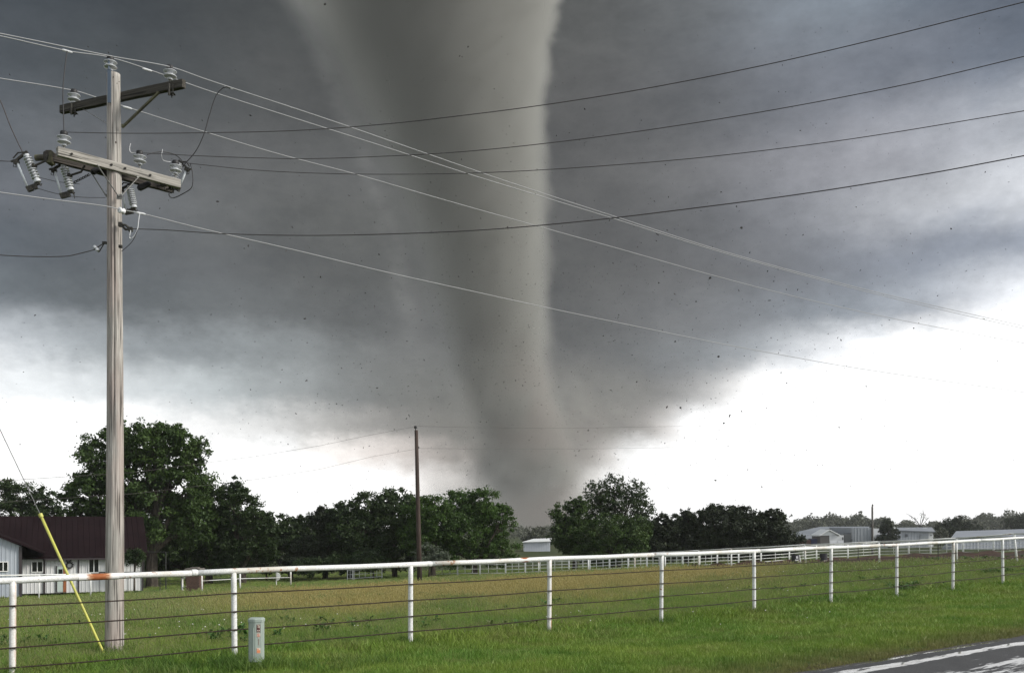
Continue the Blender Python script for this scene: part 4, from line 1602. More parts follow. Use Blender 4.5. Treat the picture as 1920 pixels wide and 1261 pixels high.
    def lump(P_):
        """taller and thinner patches"""
        x, y = P_[:, 0], P_[:, 1]
        q = np.sin(x * 1.9 + 1.3 * np.sin(y * 1.1)) * np.sin(y * 2.3 + 1.7 * np.sin(x * 0.9)) + 0.7 * np.sin(x * 0.6 + y * 0.45 + 2) * np.sin(y * 0.52 - x * 0.2)
        return 1.0 + 0.26 * q

    # mown verge between road and fence
    P_, t = field(125000, -8.25, 0.9, 9.0, 75.0, 1)
    dist = np.hypot(P_[:, 0], P_[:, 1])
    sc = rng.uniform(0.7, 1.3, len(P_)) * (0.95 + dist / 120.0) * lump(P_)
    edge = np.clip((-t - 6.5) / 1.7, 0, 1)
    sc *= 1 - 0.45 * edge
    near_fence = np.clip((t + 2.2) / 2.2, 0, 1)
    sc *= 1 + 0.8 * near_fence
    keep = rng.uniform(0, 1, len(P_)) > edge * 0.45
    tufts = [tuft('grass_tuft', 16, 0.085, 0.10, 0.0065, 0.7, m_mown) for _ in range(4)]
    scatter('mown_grass', 'short green verge grass between the white pipe fence and the wet road', tufts, P_[keep], sc[keep])

    # unmown pasture beyond the fence
    P_, t = field(150000, -1.3, 110.0, 12.0, 130.0, 1)
    dist = np.hypot(P_[:, 0], P_[:, 1])
    start = np.clip((t + 1.3) / 1.8, 0, 1)
    keep = rng.uniform(0, 1, len(P_)) < 0.25 + 0.75 * start
    pxs = P_[:, 0] / P_[:, 1] * F + CX
    keep &= ~((pxs > 1285) & (P_[:, 1] > np.interp(pxs, *zip(*ARENA_NEAR))))
    sc = rng.uniform(0.6, 1.25, len(P_)) * (0.62 + 0.28 * np.minimum(dist / 60.0, 1)) * (0.62 + 0.38 * np.clip((t - 3) / 8, 0, 1)) * lump(P_) * (0.55 + 0.45 * start) * (1 - 0.5 * np.clip((t - 46) / 14, 0, 1))
    tufts = [tuft('grass_tuft', 13, 0.24, 0.13, 0.0085, 0.65, m_tall) for _ in range(3)] + \
            [tuft('grass_tuft', 12, 0.33, 0.14, 0.0070, 0.45, m_tall, True) for _ in range(3)]
    scatter('meadow_grass', 'long seeding pasture grass, green with a ripening tan band, beyond the white fence', tufts, P_[keep], sc[keep])

    # (continued below)
    # rank clumps round the feet of posts and pedestal
    pts, scs = [], []
    feet = [(*(FA + FD * STEP * i), 0.30, 34) for i in range(-3, 13)] + [(-7.4, 17.9, 0.4, 30), (-4.1, 15.15, 0.6, 280), (-5.2, 15.0, 1.2, 190), (-6.6, 14.2, 1.6, 260), (-2.6, 14.9, 0.9, 120)]
    for x, y, r, n in feet:
        a = rng.uniform(0, 6.28, n)
        q = r * np.sqrt(rng.uniform(0, 1, n))
        xx, yy = x + q * np.cos(a), y + q * np.sin(a)
        pts.append(np.stack([xx, yy, EYE - drop(xx, yy)], 1))
        scs.append(rng.uniform(0.7, 1.35, n))
    m_rank = blade_mat('rank_blade', [(0.065, 0.140, 0.022), (0.120, 0.200, 0.036), (0.19, 0.24, 0.08)], 0.1)
    scatter('rank_grass', 'long lush tufts left standing round the fence feet and the pedestal', [tuft('grass_tuft', 9, 0.22, 0.07, 0.009, 0.9, m_rank) for _ in range(3)],
            np.concatenate(pts), np.concatenate(scs))

    # dark broad-leaved weeds in loose patches, and a sprinkle of white clover heads
    wm = blade_mat('weed_leaf', [(0.050, 0.120, 0.026), (0.075, 0.150, 0.035), (0.10, 0.17, 0.05)], 0.0)
    fm = mat('clover_white', (0.62, 0.62, 0.56), 0.7)

    def weed(n):
        vs, fs = [], []
        for k in range(n):
            a = rng.uniform(0, 2 * math.pi)
            L, W_ = rng.uniform(0.08, 0.16), rng.uniform(0.02, 0.04)
            z0, z1 = rng.uniform(0.02, 0.12), rng.uniform(0.08, 0.26)
            ca, sa = math.cos(a), math.sin(a)
            o = len(vs)
            vs += [(0.01 * ca, 0.01 * sa, z0), (ca * L * 0.5 - sa * W_, sa * L * 0.5 + ca * W_, (z0 + z1) / 2 + 0.02), (ca * L, sa * L, z1 * 0.8), (ca * L * 0.5 + sa * W_, sa * L * 0.5 - ca * W_, (z0 + z1) / 2 + 0.02)]
            fs.append((o, o + 1, o + 2, o + 3))
        me = bpy.data.meshes.new('weed_tuft')
        me.from_pydata(vs, [], fs)
        me.materials.append(wm)
        return me
    pts = []
    for _ in range(70):
        Y = 12.5 * (80 / 12.5) ** rng.uniform(0, 1)
        x = rng.uniform(-0.56, 0.56) * Y
        if (x - FA[0]) * FN[0] + (Y - FA[1]) * FN[1] < 1.5:
            continue
        n = int(rng.integers(8, 34))
        r = rng.uniform(0.2, 0.9) * (1 + Y / 60)
        xx, yy = x + rng.normal(size=n) * r, Y + rng.normal(size=n) * r
        pts.append(np.stack([xx, yy, EYE - drop(xx, yy)], 1))
    Q = np.concatenate(pts)
    scatter('pasture_weeds', 'dark broad leaved weeds in loose patches through the grass', [weed(14) for _ in range(3)], Q, rng.uniform(0.6, 1.2, len(Q)))
    me = MB().lathe([(0, 0.20), (0.008, 0.204), (0.010, 0.212), (0.006, 0.219), (0, 0.220)], 6)
    vs, fs = me.v, me.f
    me = bpy.data.meshes.new('clover_head')
    me.from_pydata(vs, [], fs)
    me.materials.append(fm)
    pts = []
    for cx_, cy_, n, r in ((-6.5, 21, 30, 2.0), (16.5, 50, 60, 4.5), (20.5, 52, 60, 5), (-11, 26, 20, 3), (3, 24, 14, 3), (25, 56, 40, 5), (9, 33, 14, 4)):
        xx, yy = cx_ + rng.normal(size=n) * r, cy_ + rng.normal(size=n) * r * 0.6
        pts.append(np.stack([xx, yy, EYE - drop(xx, yy)], 1))
    Q = np.concatenate(pts)
    scatter('white_clover', 'sprinkle of small white flower heads in the pasture', [me], Q, rng.uniform(0.8, 1.3, len(Q)))


build_grass()

# ---------------------------------------------------------------- near pipe fence
RAIL = {-4: .84, -3: .835, -2: .825, -1: .803, 0: .767, 1: .749, 2: .713, 3: .690, 4: .665, 5: .623, 6: .590, 7: .530, 8: .470, 9: .40, 10: .33, 11: .26, 12: .19}


def fence_xy(i):
    return FA + FD * STEP * i


def build_pipe_fence():
    pipe = m_white_pipe()
    rust = m_rusty_post()
    wire_m = mat('rusty_wire', (0.022, 0.012, 0.009), 0.85, noise=((9, 9, 9), (0.05, 0.026, 0.016), 0.5, 0.7))
    root = empty('pipe_fence', (*fence_xy(0), gz(*fence_xy(0))))
    tag(root, 'white painted pipe fence with rusty cables running along the road', 'fence')
    O = root.location.copy()
    rnd = random.Random(4)
    heights = (0.37, 0.68, 0.985, 1.275)
    tops = {}
    for i in range(-4, 13):
        x, y = fence_xy(i if i != -1 else -0.955)
        zt = EYE - RAIL[i]
        zb = gz(x, y)
        tops[i] = Vector((x, y, zt))
        h = zt - zb + 0.15
        m_ = rust if i in (-1, 2) else pipe
        prof = [(0.047, -0.15)]
        for k in range(1, 9):
            prof.append((0.047 + rnd.uniform(-0.0015, 0.0015), -0.15 + h * k / 8))
        lean = Matrix.Rotation(rnd.uniform(-0.010, 0.010), 3, 'Y')
        lean = lean @ Matrix.Rotation(rnd.uniform(-0.008, 0.008), 3, 'X')
        o = MB().lathe([(r, z - h + 0.15) for r, z in prof], 16, M=lean).build('post', m_, root, smooth=True)
        o.location = Vector((x, y, zt - 0.005)) - O
        if i == -1:
            o['label'] = 'post with a long orange rust run down its right side'
        if i == 2:
            o['label'] = 'post stained brown with rust from top to foot'
        for hk in heights:
            kn = MB().lathe([(0.004, -0.012), (0.013, -0.006), (0.014, 0.006), (0.004, 0.014)], 6, M=Matrix.Rotation(math.pi / 2, 3, 'X'))
            kn.tube([(-0.106, 0.02, 0.003), (-0.090, -0.012, 0.0), (-0.05, -0.026, 0.0), (-0.012, -0.012, 0.0), (0.004, 0.014, 0.0)], 0.007, 5)
            c = kn.build('cable_clip', wire_m, o)
            c.location = (0.052, -0.046, -hk)
    # rail: lengths of pipe welded end to end with slight steps
    cuts = [-4, -2.2, -0.20, 1.12, 2.9, 4.05, 5.7, 7.5, 9.3, 12]

    def at(u):
        k = min(int(math.floor(u)), 11)
        f = u - k
        p = tops[k].lerp(tops[k + 1], f)
        return p
    for a, b in zip(cuts[:-1], cuts[1:]):
        n = max(2, int((b - a) * 5))
        pts = [at(a + (b - a) * k / n) + Vector((0, 0, 0.004 * math.sin(7 * (a + (b - a) * k / n)))) for k in range(n + 1)]
        r_ = 0.049 + rnd.uniform(-0.002, 0.002)
        o = MB().tube([p - O for p in pts], r_, 16).build('rail', pipe, root, smooth=True)
        if a > -4:
            p = at(a) - O
            d = (at(a + 0.1) - at(a)).normalized()
            j = MB().tube([p - d * 0.05, p - d * 0.03, p + d * 0.03, p + d * 0.05], [0.050, 0.058, 0.057, 0.050], 14, cap=False)
            j.build('weld_collar', pipe, o, smooth=True)
    # burnt weld patches
    for u, L, nm in ((-0.645, 0.60, 'scorched orange rust patch on the rail in front of the tall pole'), (1.80, 0.42, 'small orange rust patch under the rail')):
        p = at(u) - O
        d = (at(u + 0.1) - at(u)).normalized()
        q = MB().tube([(-L / 2, 0, 0), (-L * 0.25, 0, 0), (0, 0, 0), (L * 0.25, 0, 0), (L / 2, 0, 0)], [0.0505, 0.0515, 0.052, 0.0515, 0.0505], 16, cap=False)
        o = q.build('rust_patch', m_rust_patch(), root, smooth=True)
        o.location = p
        o.rotation_euler = (0, -math.asin(d.z), math.atan2(d.y, d.x))
        if u > 1:
            o.scale = (0.7, 0.94, 0.985)
        o['label'] = nm
    # cables through the posts
    for hk in heights:
        pts = []
        for i in range(-4, 12):
            for k in range(8):
                u = i + k / 8
                p = at(u) - Vector((0, 0, hk + 0.010 * math.sin(math.pi * k / 8) * (1.2 + math.sin(i * 3.1 + hk * 9))))
                p += Vector((-FN[0], -FN[1], 0)) * 0.057
                pts.append(p - O)
        MB().tube(pts, 0.0115, 6).build('cable', wire_m, root, smooth=True)
    return at


near_rail_at = build_pipe_fence()


# ---------------------------------------------------------------- second fence and livestock panels
def build_second_fence():
    pipe = m_white_pipe()

    def run(name, label, posts, post_r, rail_r, extra_rail=None, grp=None):
        """posts: (column, depth, top row, sideways lean)"""
        o0 = G(posts[0][0], posts[0][1])
        root = empty(name, o0)
        tag(root, label, 'fence', grp)
        tp = []
        for px, Y, pt, lean in posts:
            b = G(px, Y)
            t_ = P(px, pt, Y)
            b.x += lean
            MB().tube([b - o0 - Vector((0, 0, 0.2)), t_ - o0], post_r, 8).build('post', pipe, root, smooth=True)
            tp.append(t_ - o0)
        for a, b in zip(tp[:-1], tp[1:]):
            MB().tube([a + Vector((0, -0.02, -0.03)), a.lerp(b, 0.5) + Vector((0, -0.02, -0.05)), b + Vector((0, -0.02, -0.03))], rail_r, 8).build('rail', pipe, root, smooth=True)
        if extra_rail:
            for dz in extra_rail:
                for a, b in zip(tp[:-1], tp[1:]):
                    MB().tube([a - Vector((0, 0, dz)), b - Vector((0, 0, dz))], rail_r * 0.6, 6).build('lower_rail', pipe, root, smooth=True)
        return root

    run('rail_fence', 'white single rail fence in the pasture, just above the near rail at the right',
        [(1010, 96, 1045.5, 0), (1103, 90, 1041, 0), (1190, 84, 1036.5, 0), (1247, 80, 1033.5, 0), (1310, 77, 1030.5, 0), (1371, 72, 1027, 0), (1509, 66, 1019.8, 0.05), (1648, 63, 1014, 0.03), (1793, 60, 1007.5, 0.05), (1901, 56, 999, 0.22), (2060, 52, 996, 0)],
        0.065, 0.042)
    run('rail_fence', 'white single rail fence crossing in front of the metal house',
        [(-60, 66, 1077, 0), (73, 70, 1076, 0), (170, 74, 1074, 0)], 0.055, 0.05)
    run('rail_fence', 'low white rail fence running right from the brick pillar',
        [(342, 76, 1083, 0), (378, 74, 1070, 0.03), (450, 77, 1066.5, 0), (545, 86, 1066, 0)], 0.07, 0.05, extra_rail=(0.75,))
    blk = mat('black_iron', (0.02, 0.02, 0.02), 0.6)
    a, b = G(186, 80), G(342, 76)
    o = MB().tube([P(186, 1072.5, 80) - a, P(264, 1072, 78) - a, P(342, 1071, 76) - a], 0.05, 8)
    root = empty('dark_rail', a)
    tag(root, 'thin black rail fence in front of the right end of the metal house', 'fence')
    o.build('rail', blk, root)
    for px, Y in ((186, 80), (240, 79), (300, 77), (340, 76)):
        q = G(px, Y)
        MB().tube([q - a - Vector((0, 0, 0.2)), P(px, 1072, Y) - a], 0.03, 6).build('post', blk, root)
    # curved white plate (feed trough end) by the rails
    Y = 84
    q = P(519, 1080, Y)
    n = 10
    vs = [(0, 0, 0.36), (0, 0, -0.36)] + [(0.30 * math.sin(math.pi * (k + 0.5) / n), 0, 0.36 * math.cos(math.pi * (k + 0.5) / n)) for k in range(n)]
    ring = [0] + list(range(2, 2 + n)) + [1]
    m = MB()
    m.add([(vs[i][0], 0, vs[i][2]) for i in ring] + [(vs[i][0], 0.08, vs[i][2]) for i in ring],
          [tuple(range(len(ring)))[::-1], tuple(range(len(ring), 2 * len(ring)))] + [(i, (i + 1) % len(ring), (i + 1) % len(ring) + len(ring), i + len(ring)) for i in range(len(ring))])
    m.tube([(-0.05, 0.04, 0.55), (-0.05, 0.04, q.z * 0 - (q.z - gz(q.x, q.y)))], 0.04, 6)
    o = m.build('half_round_plate', pipe)
    o.location = q
    tag(o, 'white half round plate on a stake at the end of the low rails', 'marker')
    # livestock panels
    thin = mat('galvanised_white', (0.74, 0.75, 0.74), 0.5, noise=((4, 4, 4), (0.5, 0.5, 0.48), 0.4, 0.7))
    meshes = {}

    def panel(p0, p1, H, label, rails=5, ups=3):
        key = 'P%d_%d' % (rails, ups)
        root = empty('livestock_panel', p0)
        tag(root, label, 'panel', 'white tube livestock panels across the pasture')
        d = p1 - p0
        L = math.hypot(d.x, d.y)
        root.rotation_euler = (0, 0, math.atan2(d.y, d.x))
        sl = d.z / L
        hp = H
        if 'up' not in meshes:
            meshes['post'] = MB().tube([(0, 0, -0.1), (0, 0, 1)], 0.048, 8).build('frame_post', thin, root, smooth=True)
            meshes['up'] = MB().tube([(0, 0, 0), (0, 0, 1)], 0.028, 6).build('upright', thin, root, smooth=True)
            meshes['rail'] = MB().tube([(0, 0, 0), (1, 0, 0)], 0.030, 6).build('rail', thin, root, smooth=True)
            for k in ('post', 'up', 'rail'):
                meshes[k].location = (0, 0, 0)
                meshes[k].scale = (1, 1, hp)
            firsts = True
        else:
            firsts = False
        used = set()

        def put(k, loc, sc_, rot=(0, 0, 0)):
            if firsts and k not in used:
                ob = meshes[k]
                ob.location, ob.scale, ob.rotation_euler = loc, sc_, rot
                used.add(k)
            else:
                place(meshes[k], root, loc, scale=sc_, rot=rot)
        put('post', (0.03, 0, 0), (1, 1, hp))
        put('post', (L - 0.05, 0, sl * L), (1, 1, hp))
        for k in range(1, ups + 1):
            x = L * k / (ups + 1)
            put('up', (x, 0, sl * x + 0.22), (1, 1, hp - 0.24))
        for k in range(rails):
            z = 0.20 + (hp - 0.22) * k / (rails - 1)
            put('rail', (0, 0, z), (math.hypot(L, sl * L), 1, 1), (0, -math.atan(sl), 0))
        return root

    names = ['white livestock panel standing alone left of the wooden pole',
             ]
    # the isolated pair left of the pole
    panel(G(663, 100), G(717, 101), 1.45, 'lone white livestock panel left of the wooden pole without crossarms', 4, 4)
    panel(G(651, 100), G(662, 100), 1.45, 'narrow white gate frame touching the lone panel', 4, 1)
    line = [(815, 103), (858, 102), (900, 101), (948, 100), (985, 99.5), (1027, 98.5), (1067, 98), (1106, 97), (1143, 96.5), (1178, 96), (1213, 96), (1247, 95.5),
            (1280, 95), (1312, 95), (1345, 95.5), (1385, 96), (1427, 97), (1480, 99), (1531, 101), (1590, 102), (1648, 103), (1704, 101), (1745, 99), (1806, 97), (1863, 95), (1925, 92), (1980, 90)]
    n = len(line) - 1
    words = ['first', 'second', 'third', 'fourth', 'fifth', 'sixth', 'seventh', 'eighth', 'ninth', 'tenth', 'eleventh', 'twelfth', 'thirteenth']
    for i in range(n):
        a, b = G(*line[i]), G(*line[i + 1])
        H = 1.56 if i < 5 else 1.48
        if i < 13:
            lb = words[i] + ' white livestock panel to the right of the wooden pole without crossarms'
        else:
            lb = words[n - 1 - i] + ' white livestock panel counted from the right edge of the pasture line'
        panel(a, b, H, lb, 5 if i > 2 else 4, 2 if i < 14 else 1)


build_second_fence()


def build_barrels():
    blk = mat('black_drum_plastic', (0.018, 0.018, 0.022), 0.45, spec=0.5)
    wm = mat('white_label', (0.7, 0.7, 0.7), 0.6)
    for px, Y, lb, w in ((1491, 75, 'black barrel with white patches and a slanting white stake beside it, behind the pipe fence', 1), (1544, 76, 'plain black barrel with one pale patch low down, right of the other barrel', 0)):
        o = G(px, Y, 0.1)
        r = empty('barrel', o)
        tag(r, lb, 'barrel')
        R, H = 0.29, 0.82
        prof = [(0.0, 0), (R, 0.0), (R, 0.26), (R + 0.018, 0.28), (R, 0.30), (R, 0.54), (R + 0.018, 0.56), (R, 0.58), (R, H - 0.03), (R + 0.014, H - 0.015), (R, H), (R - 0.03, H), (R - 0.03, H - 0.02), (0, H - 0.02)]
        MB().lathe(prof, 22).build('drum', blk, r, smooth=False)
        if w:
            for x, z, ww, hh in ((0.06, 0.62, 0.16, 0.18), (0.04, 0.40, 0.26, 0.10), (0.18, 0.30, 0.10, 0.14)):
                MB().box((x, -R - 0.012, z), (ww, 0.02, hh)).build('white_patch', wm, r)
            MB().tube([(0.30, -0.1, 0.80), (0.42, -0.15, 0.0)], 0.035, 6).build('stake', wm, r)
        else:
            MB().box((0.06, -R - 0.012, 0.24), (0.26, 0.02, 0.13)).build('white_patch', mat('dull_label', (0.45, 0.42, 0.34), 0.7), r)
    # dark steel stake in the arena edge
    blk2 = mat('black_iron', (0.02, 0.02, 0.02), 0.6)
    for px, Y, pt, lb in ((1759, 62, 1019, 'thin black stake behind the fence, below the light metal building'), (1609, 88, 1026, 'thin black stake standing among the panels below the warehouse')):
        o = G(px, Y)
        m = MB().tube([(0, 0, -0.2), (0, 0, P(px, pt, Y).z - o.z)], 0.03, 6).box((0, 0, 0.3), (0.1, 0.03, 0.15)).build('steel_stake', blk2)
        m.location = o
        tag(m, lb, 'stake')


build_barrels()


# ---------------------------------------------------------------- telephone pedestal
def build_pedestal():
    Y = 15.0
    s = Y / F
    o = G(480, Y)
    green = mat('pedestal_green', (0.30, 0.35, 0.315), 0.6, noise=((6, 6, 2), (0.23, 0.275, 0.245), 0.4, 0.7), bump=((60, 60, 60), 0.1, 0.002))
    r = empty('cable_pedestal', o)
    tag(r, 'grey green cable pedestal with small warning stickers standing in the grass before the fence', 'pedestal')
    top = P(480, 1157, Y).z - o.z
    w, d = 25.5 * s, 0.20
    zb = 0.16

    def ring(z, k=1.0):
        # D-shaped section: flat label face to the right, rounded folds to the left
        pts = [(-0.50, 0.5), (-0.50, -0.22), (-0.40, -0.42), (-0.05, -0.52), (0.08, -0.52), (0.50, -0.34), (0.50, 0.5)]
        return [(x * w * k, y * d * k, z) for x, y in pts]
    n = 7
    vs = ring(zb) + ring(top - 0.06)
    m = MB().add(vs, [(i, (i + 1) % n, (i + 1) % n + n, i + n) for i in range(n)] + [tuple(range(n))[::-1], tuple(range(n, 2 * n))])
    m.build('body', green, r, bevel=0.006)
    rb = MB()
    for x in (-0.42, -0.30, -0.18, -0.06):
        y = -0.22 - (x + 0.5) * 0.65
        rb.box((x * w * 1.0, max(y, -0.52) * d - 0.004, (zb + top) / 2 - 0.05), (0.012, 0.012, top - zb - 0.2))
    rb.build('ribs', green, r, bevel=0.003)
    vs = ring(top - 0.065, 1.08) + ring(top - 0.02, 1.08) + ring(top, 0.9)
    m = MB().add(vs, [(i, (i + 1) % n, (i + 1) % n + n, i + n) for i in range(n)] + [(i + n, (i + 1) % n + n, (i + 1) % n + 2 * n, i + 2 * n) for i in range(n)] + [tuple(range(n))[::-1], tuple(range(2 * n, 3 * n))])
    m.build('cap', green, r, bevel=0.004)
    st = MB().box((0.20 * w, 0.0, zb / 2 - 0.1), (0.075, 0.05, zb + 0.26)).box((0.2 * w, -0.03, zb / 2 - 0.1), (0.03, 0.02, zb + 0.2))
    st.build('stake', mat('galvanised_steel', (0.50, 0.50, 0.50), 0.5, metal=0.3), r)
    # stickers on the right-hand face
    a = Vector((0.08 * w, -0.52 * d, 0))
    b = Vector((0.50 * w, -0.34 * d, 0))
    fd = (b - a).normalized()
    mid = (a + b) / 2
    nrm = Vector((fd.y, -fd.x, 0))
    R = Matrix((fd, -nrm, (0, 0, 1))).transposed()
    maroon = mat('sticker_maroon', (0.075, 0.018, 0.018), 0.5)
    pale = mat('sticker_pale', (0.58, 0.50, 0.42), 0.5)
    orange = mat('sticker_orange', (0.62, 0.22, 0.10), 0.5)
    red = mat('sticker_red', (0.55, 0.14, 0.09), 0.5)

    def z_of(py):
        return P(480, py, Y).z - o.z

    def sticker(name, pyc, ww, hh, m_, marks=(), label=None, dx=0.0):
        c = mid + nrm * 0.0025 + fd * dx
        c = Vector((c.x, c.y, z_of(pyc)))
        q = MB().box((0, 0, 0), (ww, 0.003, hh)).build(name, m_, r)
        q.location = c
        q.rotation_euler = R.to_euler()
        if label:
            q['label'] = label
        for (mx_, mz, mw, mh, mm) in marks:
            k = MB().box((0, 0, 0), (mw, 0.002, mh)).build('mark', mm, q)
            k.location = (mx_, -0.0028, mz)
    sticker('sticker', 1173.0, 0.056, 0.072, maroon, [(-0.006, 0.004, 0.010, 0.046, pale), (0.013, -0.002, 0.010, 0.040, pale), (0.0, 0.029, 0.046, 0.005, pale)], 'dark maroon warning sticker, upper')
    sticker('sticker', 1180.5, 0.056, 0.052, maroon, [(-0.012, 0.006, 0.012, 0.020, pale), (0.010, 0.008, 0.014, 0.016, pale), (0.0, -0.018, 0.040, 0.006, pale)], 'dark maroon warning sticker, lower')
    sticker('sticker', 1188.5, 0.052, 0.052, pale, [(-0.015, 0.010, 0.006, 0.030, red), (-0.003, 0.004, 0.006, 0.038, red), (0.010, 0.006, 0.006, 0.034, red), (0.0, -0.020, 0.046, 0.006, red)], 'pale sticker with orange lettering')
    sticker('line_sticker', 1200.0, 0.012, 0.13, pale, [(0.0, -0.01, 0.004, 0.10, maroon)], dx=0.004)
    sticker('sticker', 1217.5, 0.060, 0.082, pale, [(0.0, -0.012, 0.050, 0.044, orange), (-0.01, 0.026, 0.030, 0.014, orange)], 'pale sticker with an orange flame shaped mark')


build_pedestal()

# ---------------------------------------------------------------- tall utility pole
PX0, PY0 = (214 - CX) / F * 17.9, 17.9


def on_plane(px, py, ox, oy, dx, dy):
    """where the sight line of a pixel meets the upright plane through (ox, oy) along (dx, dy)"""
    k = (px - CX) / F
    s = (k * oy - ox) / (dx - k * dy)
    Y = oy + dy * s
    return P(px, py, Y)


def build_utility_pole():
    wood = m_wood('weathered_pole', (0.48, 0.455, 0.415), (0.06, 0.052, 0.046), (0.38, 0.29, 0.26))
    arm_old = m_wood('mossy_crossarm', (0.085, 0.078, 0.066), (0.015, 0.014, 0.013))
    arm_new = m_wood('grey_crossarm', (0.42, 0.40, 0.36), (0.06, 0.055, 0.05))
    arm_drk = m_wood('dark_crossarm', (0.095, 0.085, 0.075), (0.02, 0.018, 0.016))
    porc = mat('porcelain', (0.52, 0.54, 0.56), 0.25, spec=0.5, noise=((30, 30, 30), (0.40, 0.41, 0.42), 0.45, 0.7))
    dcap = mat('black_polymer', (0.015, 0.015, 0.016), 0.55)
    steel = mat('galvanised_hardware', (0.22, 0.22, 0.21), 0.55, metal=0.5, noise=((30, 30, 30), (0.10, 0.09, 0.08), 0.45, 0.65))
    drk = mat('dark_hardware', (0.030, 0.028, 0.024), 0.7, noise=((40, 40, 40), (0.08, 0.075, 0.05), 0.5, 0.7))
    oldb = mat('mossy_brace_wood', (0.13, 0.125, 0.075), 0.9, noise=((9, 9, 3), (0.06, 0.055, 0.04), 0.4, 0.6))
    fuse = mat('fuse_tube_white', (0.62, 0.66, 0.68), 0.35)
    cop = mat('jumper_wire', (0.035, 0.035, 0.037), 0.6)

    zb = gz(PX0, PY0)
    root = empty('utility_pole', (PX0, PY0, zb))
    tag(root, 'tall weathered wooden utility pole with two crossarms and insulators, standing behind the fence', 'utility pole')
    O = Vector((PX0, PY0, zb))
    rnd = random.Random(6)
    H = P(214, 139, PY0).z - zb
    # shaft with real drying cracks
    nth, nz = 96, 150
    cracks = [(rnd.uniform(0, 2 * math.pi), rnd.uniform(0, H), rnd.uniform(0.8, 4.5), rnd.uniform(0.006, 0.014)) for _ in range(80)]
    th = np.linspace(0, 2 * math.pi, nth, endpoint=False)
    zs = np.linspace(-0.3, H, nz)
    TH, ZZ = np.meshgrid(th, zs)
    R = 0.170 + (0.118 - 0.170) * np.clip(ZZ / H, 0, 1)
    R = R * (1 + 0.012 * np.sin(3 * TH + ZZ * 0.7) + 0.008 * np.sin(5 * TH - ZZ * 1.3))
    for a, zc, L, dpt in cracks:
        d = np.angle(np.exp(1j * (TH - a - 0.03 * np.sin(ZZ * 2.3 + a))))
        R -= dpt * np.exp(-(d / 0.035) ** 2) * np.exp(-((ZZ - zc) / L) ** 4)
    ox = 0.02 * np.sin(ZZ * 0.35)
    vs = np.stack([R * np.cos(TH) + ox, R * np.sin(TH), ZZ], -1).reshape(-1, 3)
    fs = []
    for i in range(nz - 1):
        for k in range(nth):
            k2 = (k + 1) % nth
            fs.append((i * nth + k, i * nth + k2, (i + 1) * nth + k2, (i + 1) * nth + k))
    fs.append(tuple((nz - 1) * nth + k for k in range(nth)))
    mb = MB()
    mb.add(vs.tolist(), fs)
    sh = mb.build('shaft', wood, root, smooth=True)
    for px, py in ((222, 271), (219, 150), (212, 147), (226, 155), (224, 160), (213, 158)):
        q = MB().lathe([(0.0, -0.006), (0.016 if py > 200 else 0.009, -0.002), (0.012, 0.004), (0, 0.004)], 8, M=Matrix.Rotation(math.pi / 2, 3, 'X') @ Matrix.Diagonal((0.8, 1.5 if py > 200 else 1, 1)))
        o = q.build('knot_hole', mat('knot_dark', (0.04, 0.02, 0.015), 0.9), sh)
        zz = P(px, py, PY0).z - zb
        rr = 0.17 - 0.052 * zz / H
        xx = (px - 214.5) * PY0 / F
        o.location = (xx + 0.02 * math.sin(zz * 0.35), -math.sqrt(max(rr * rr - xx * xx, 0.0001)) - 0.001, zz)

    def beam(name, a, b, w, h, m_, parent=root, label=None):
        a, b = Vector(a) - O, Vector(b) - O
        d = b - a
        L = d.length
        mbb = MB()
        nseg = 14
        vs, fs = [], []
        for i in range(nseg + 1):
            x = -L / 2 + L * i / nseg
            for sy, sz in ((-1, -1), (1, -1), (1, 1), (-1, 1)):
                vs.append((x, sy * w / 2 + rnd.uniform(-0.0025, 0.0025), sz * h / 2 + rnd.uniform(-0.004, 0.004)))
        for i in range(nseg):
            for k in range(4):
                fs.append((i * 4 + k, i * 4 + (k + 1) % 4, i * 4 + 4 + (k + 1) % 4, i * 4 + 4 + k))
        fs += [(3, 2, 1, 0), tuple(nseg * 4 + k for k in range(4))]
        # grain runs along local z of the material: build the beam upright, then lay it down
        vs = [(v[1], v[2], v[0]) for v in vs]
        mbb.add(vs, fs)
        o = mbb.build(name, m_, parent, bevel=0.006)
        zx = d.normalized()
        xx_ = Vector((0, 0, 1)).cross(zx).normalized()
        yy = zx.cross(xx_)
        M = Matrix((xx_, yy, zx)).transposed()
        o.location = (a + b) / 2
        o.rotation_euler = M.to_euler()
        if label:
            o['label'] = label
        return o

    def strap(name, a, b, w, m_, t_=0.008, parent=root):
        a, b = Vector(a) - O, Vector(b) - O
        d = b - a
        zx = d.normalized()
        xx_ = Vector((0, 0, 1)).cross(zx).normalized()
        yy = zx.cross(xx_)
        M = Matrix((xx_, yy, zx)).transposed()
        o = MB().box((0, 0, 0), (w, t_, d.length)).box((0, t_, d.length / 2 - 0.03), (w * 0.7, 0.03, 0.03)).box((0, t_, -d.length / 2 + 0.03), (w * 0.7, 0.03, 0.03)).build(name, m_, parent)
        o.location = (a + b) / 2
        o.rotation_euler = M.to_euler()
        return o

    # upper arm passes behind the pole head, right end nearer
    ua, ub = P(115, 206, 18.55), P(345, 157, 17.45)
    ua.z = ub.z = (ua.z + ub.z) / 2
    up = beam('crossarm', ua, ub, 0.095, 0.150, arm_old, label='dark mossy upper crossarm')
    MB().box((0, 0, 0), (0.02, 0.02, 0.02)) 
    # lower pair: grey arm in front, dark arm behind
    la, lb = P(107, 283, 17.05), P(337, 346, 18.7)
    la.z = lb.z = (la.z + lb.z) / 2
    dl = (lb - la).normalized()
    nl = Vector((-dl.y, dl.x, 0))
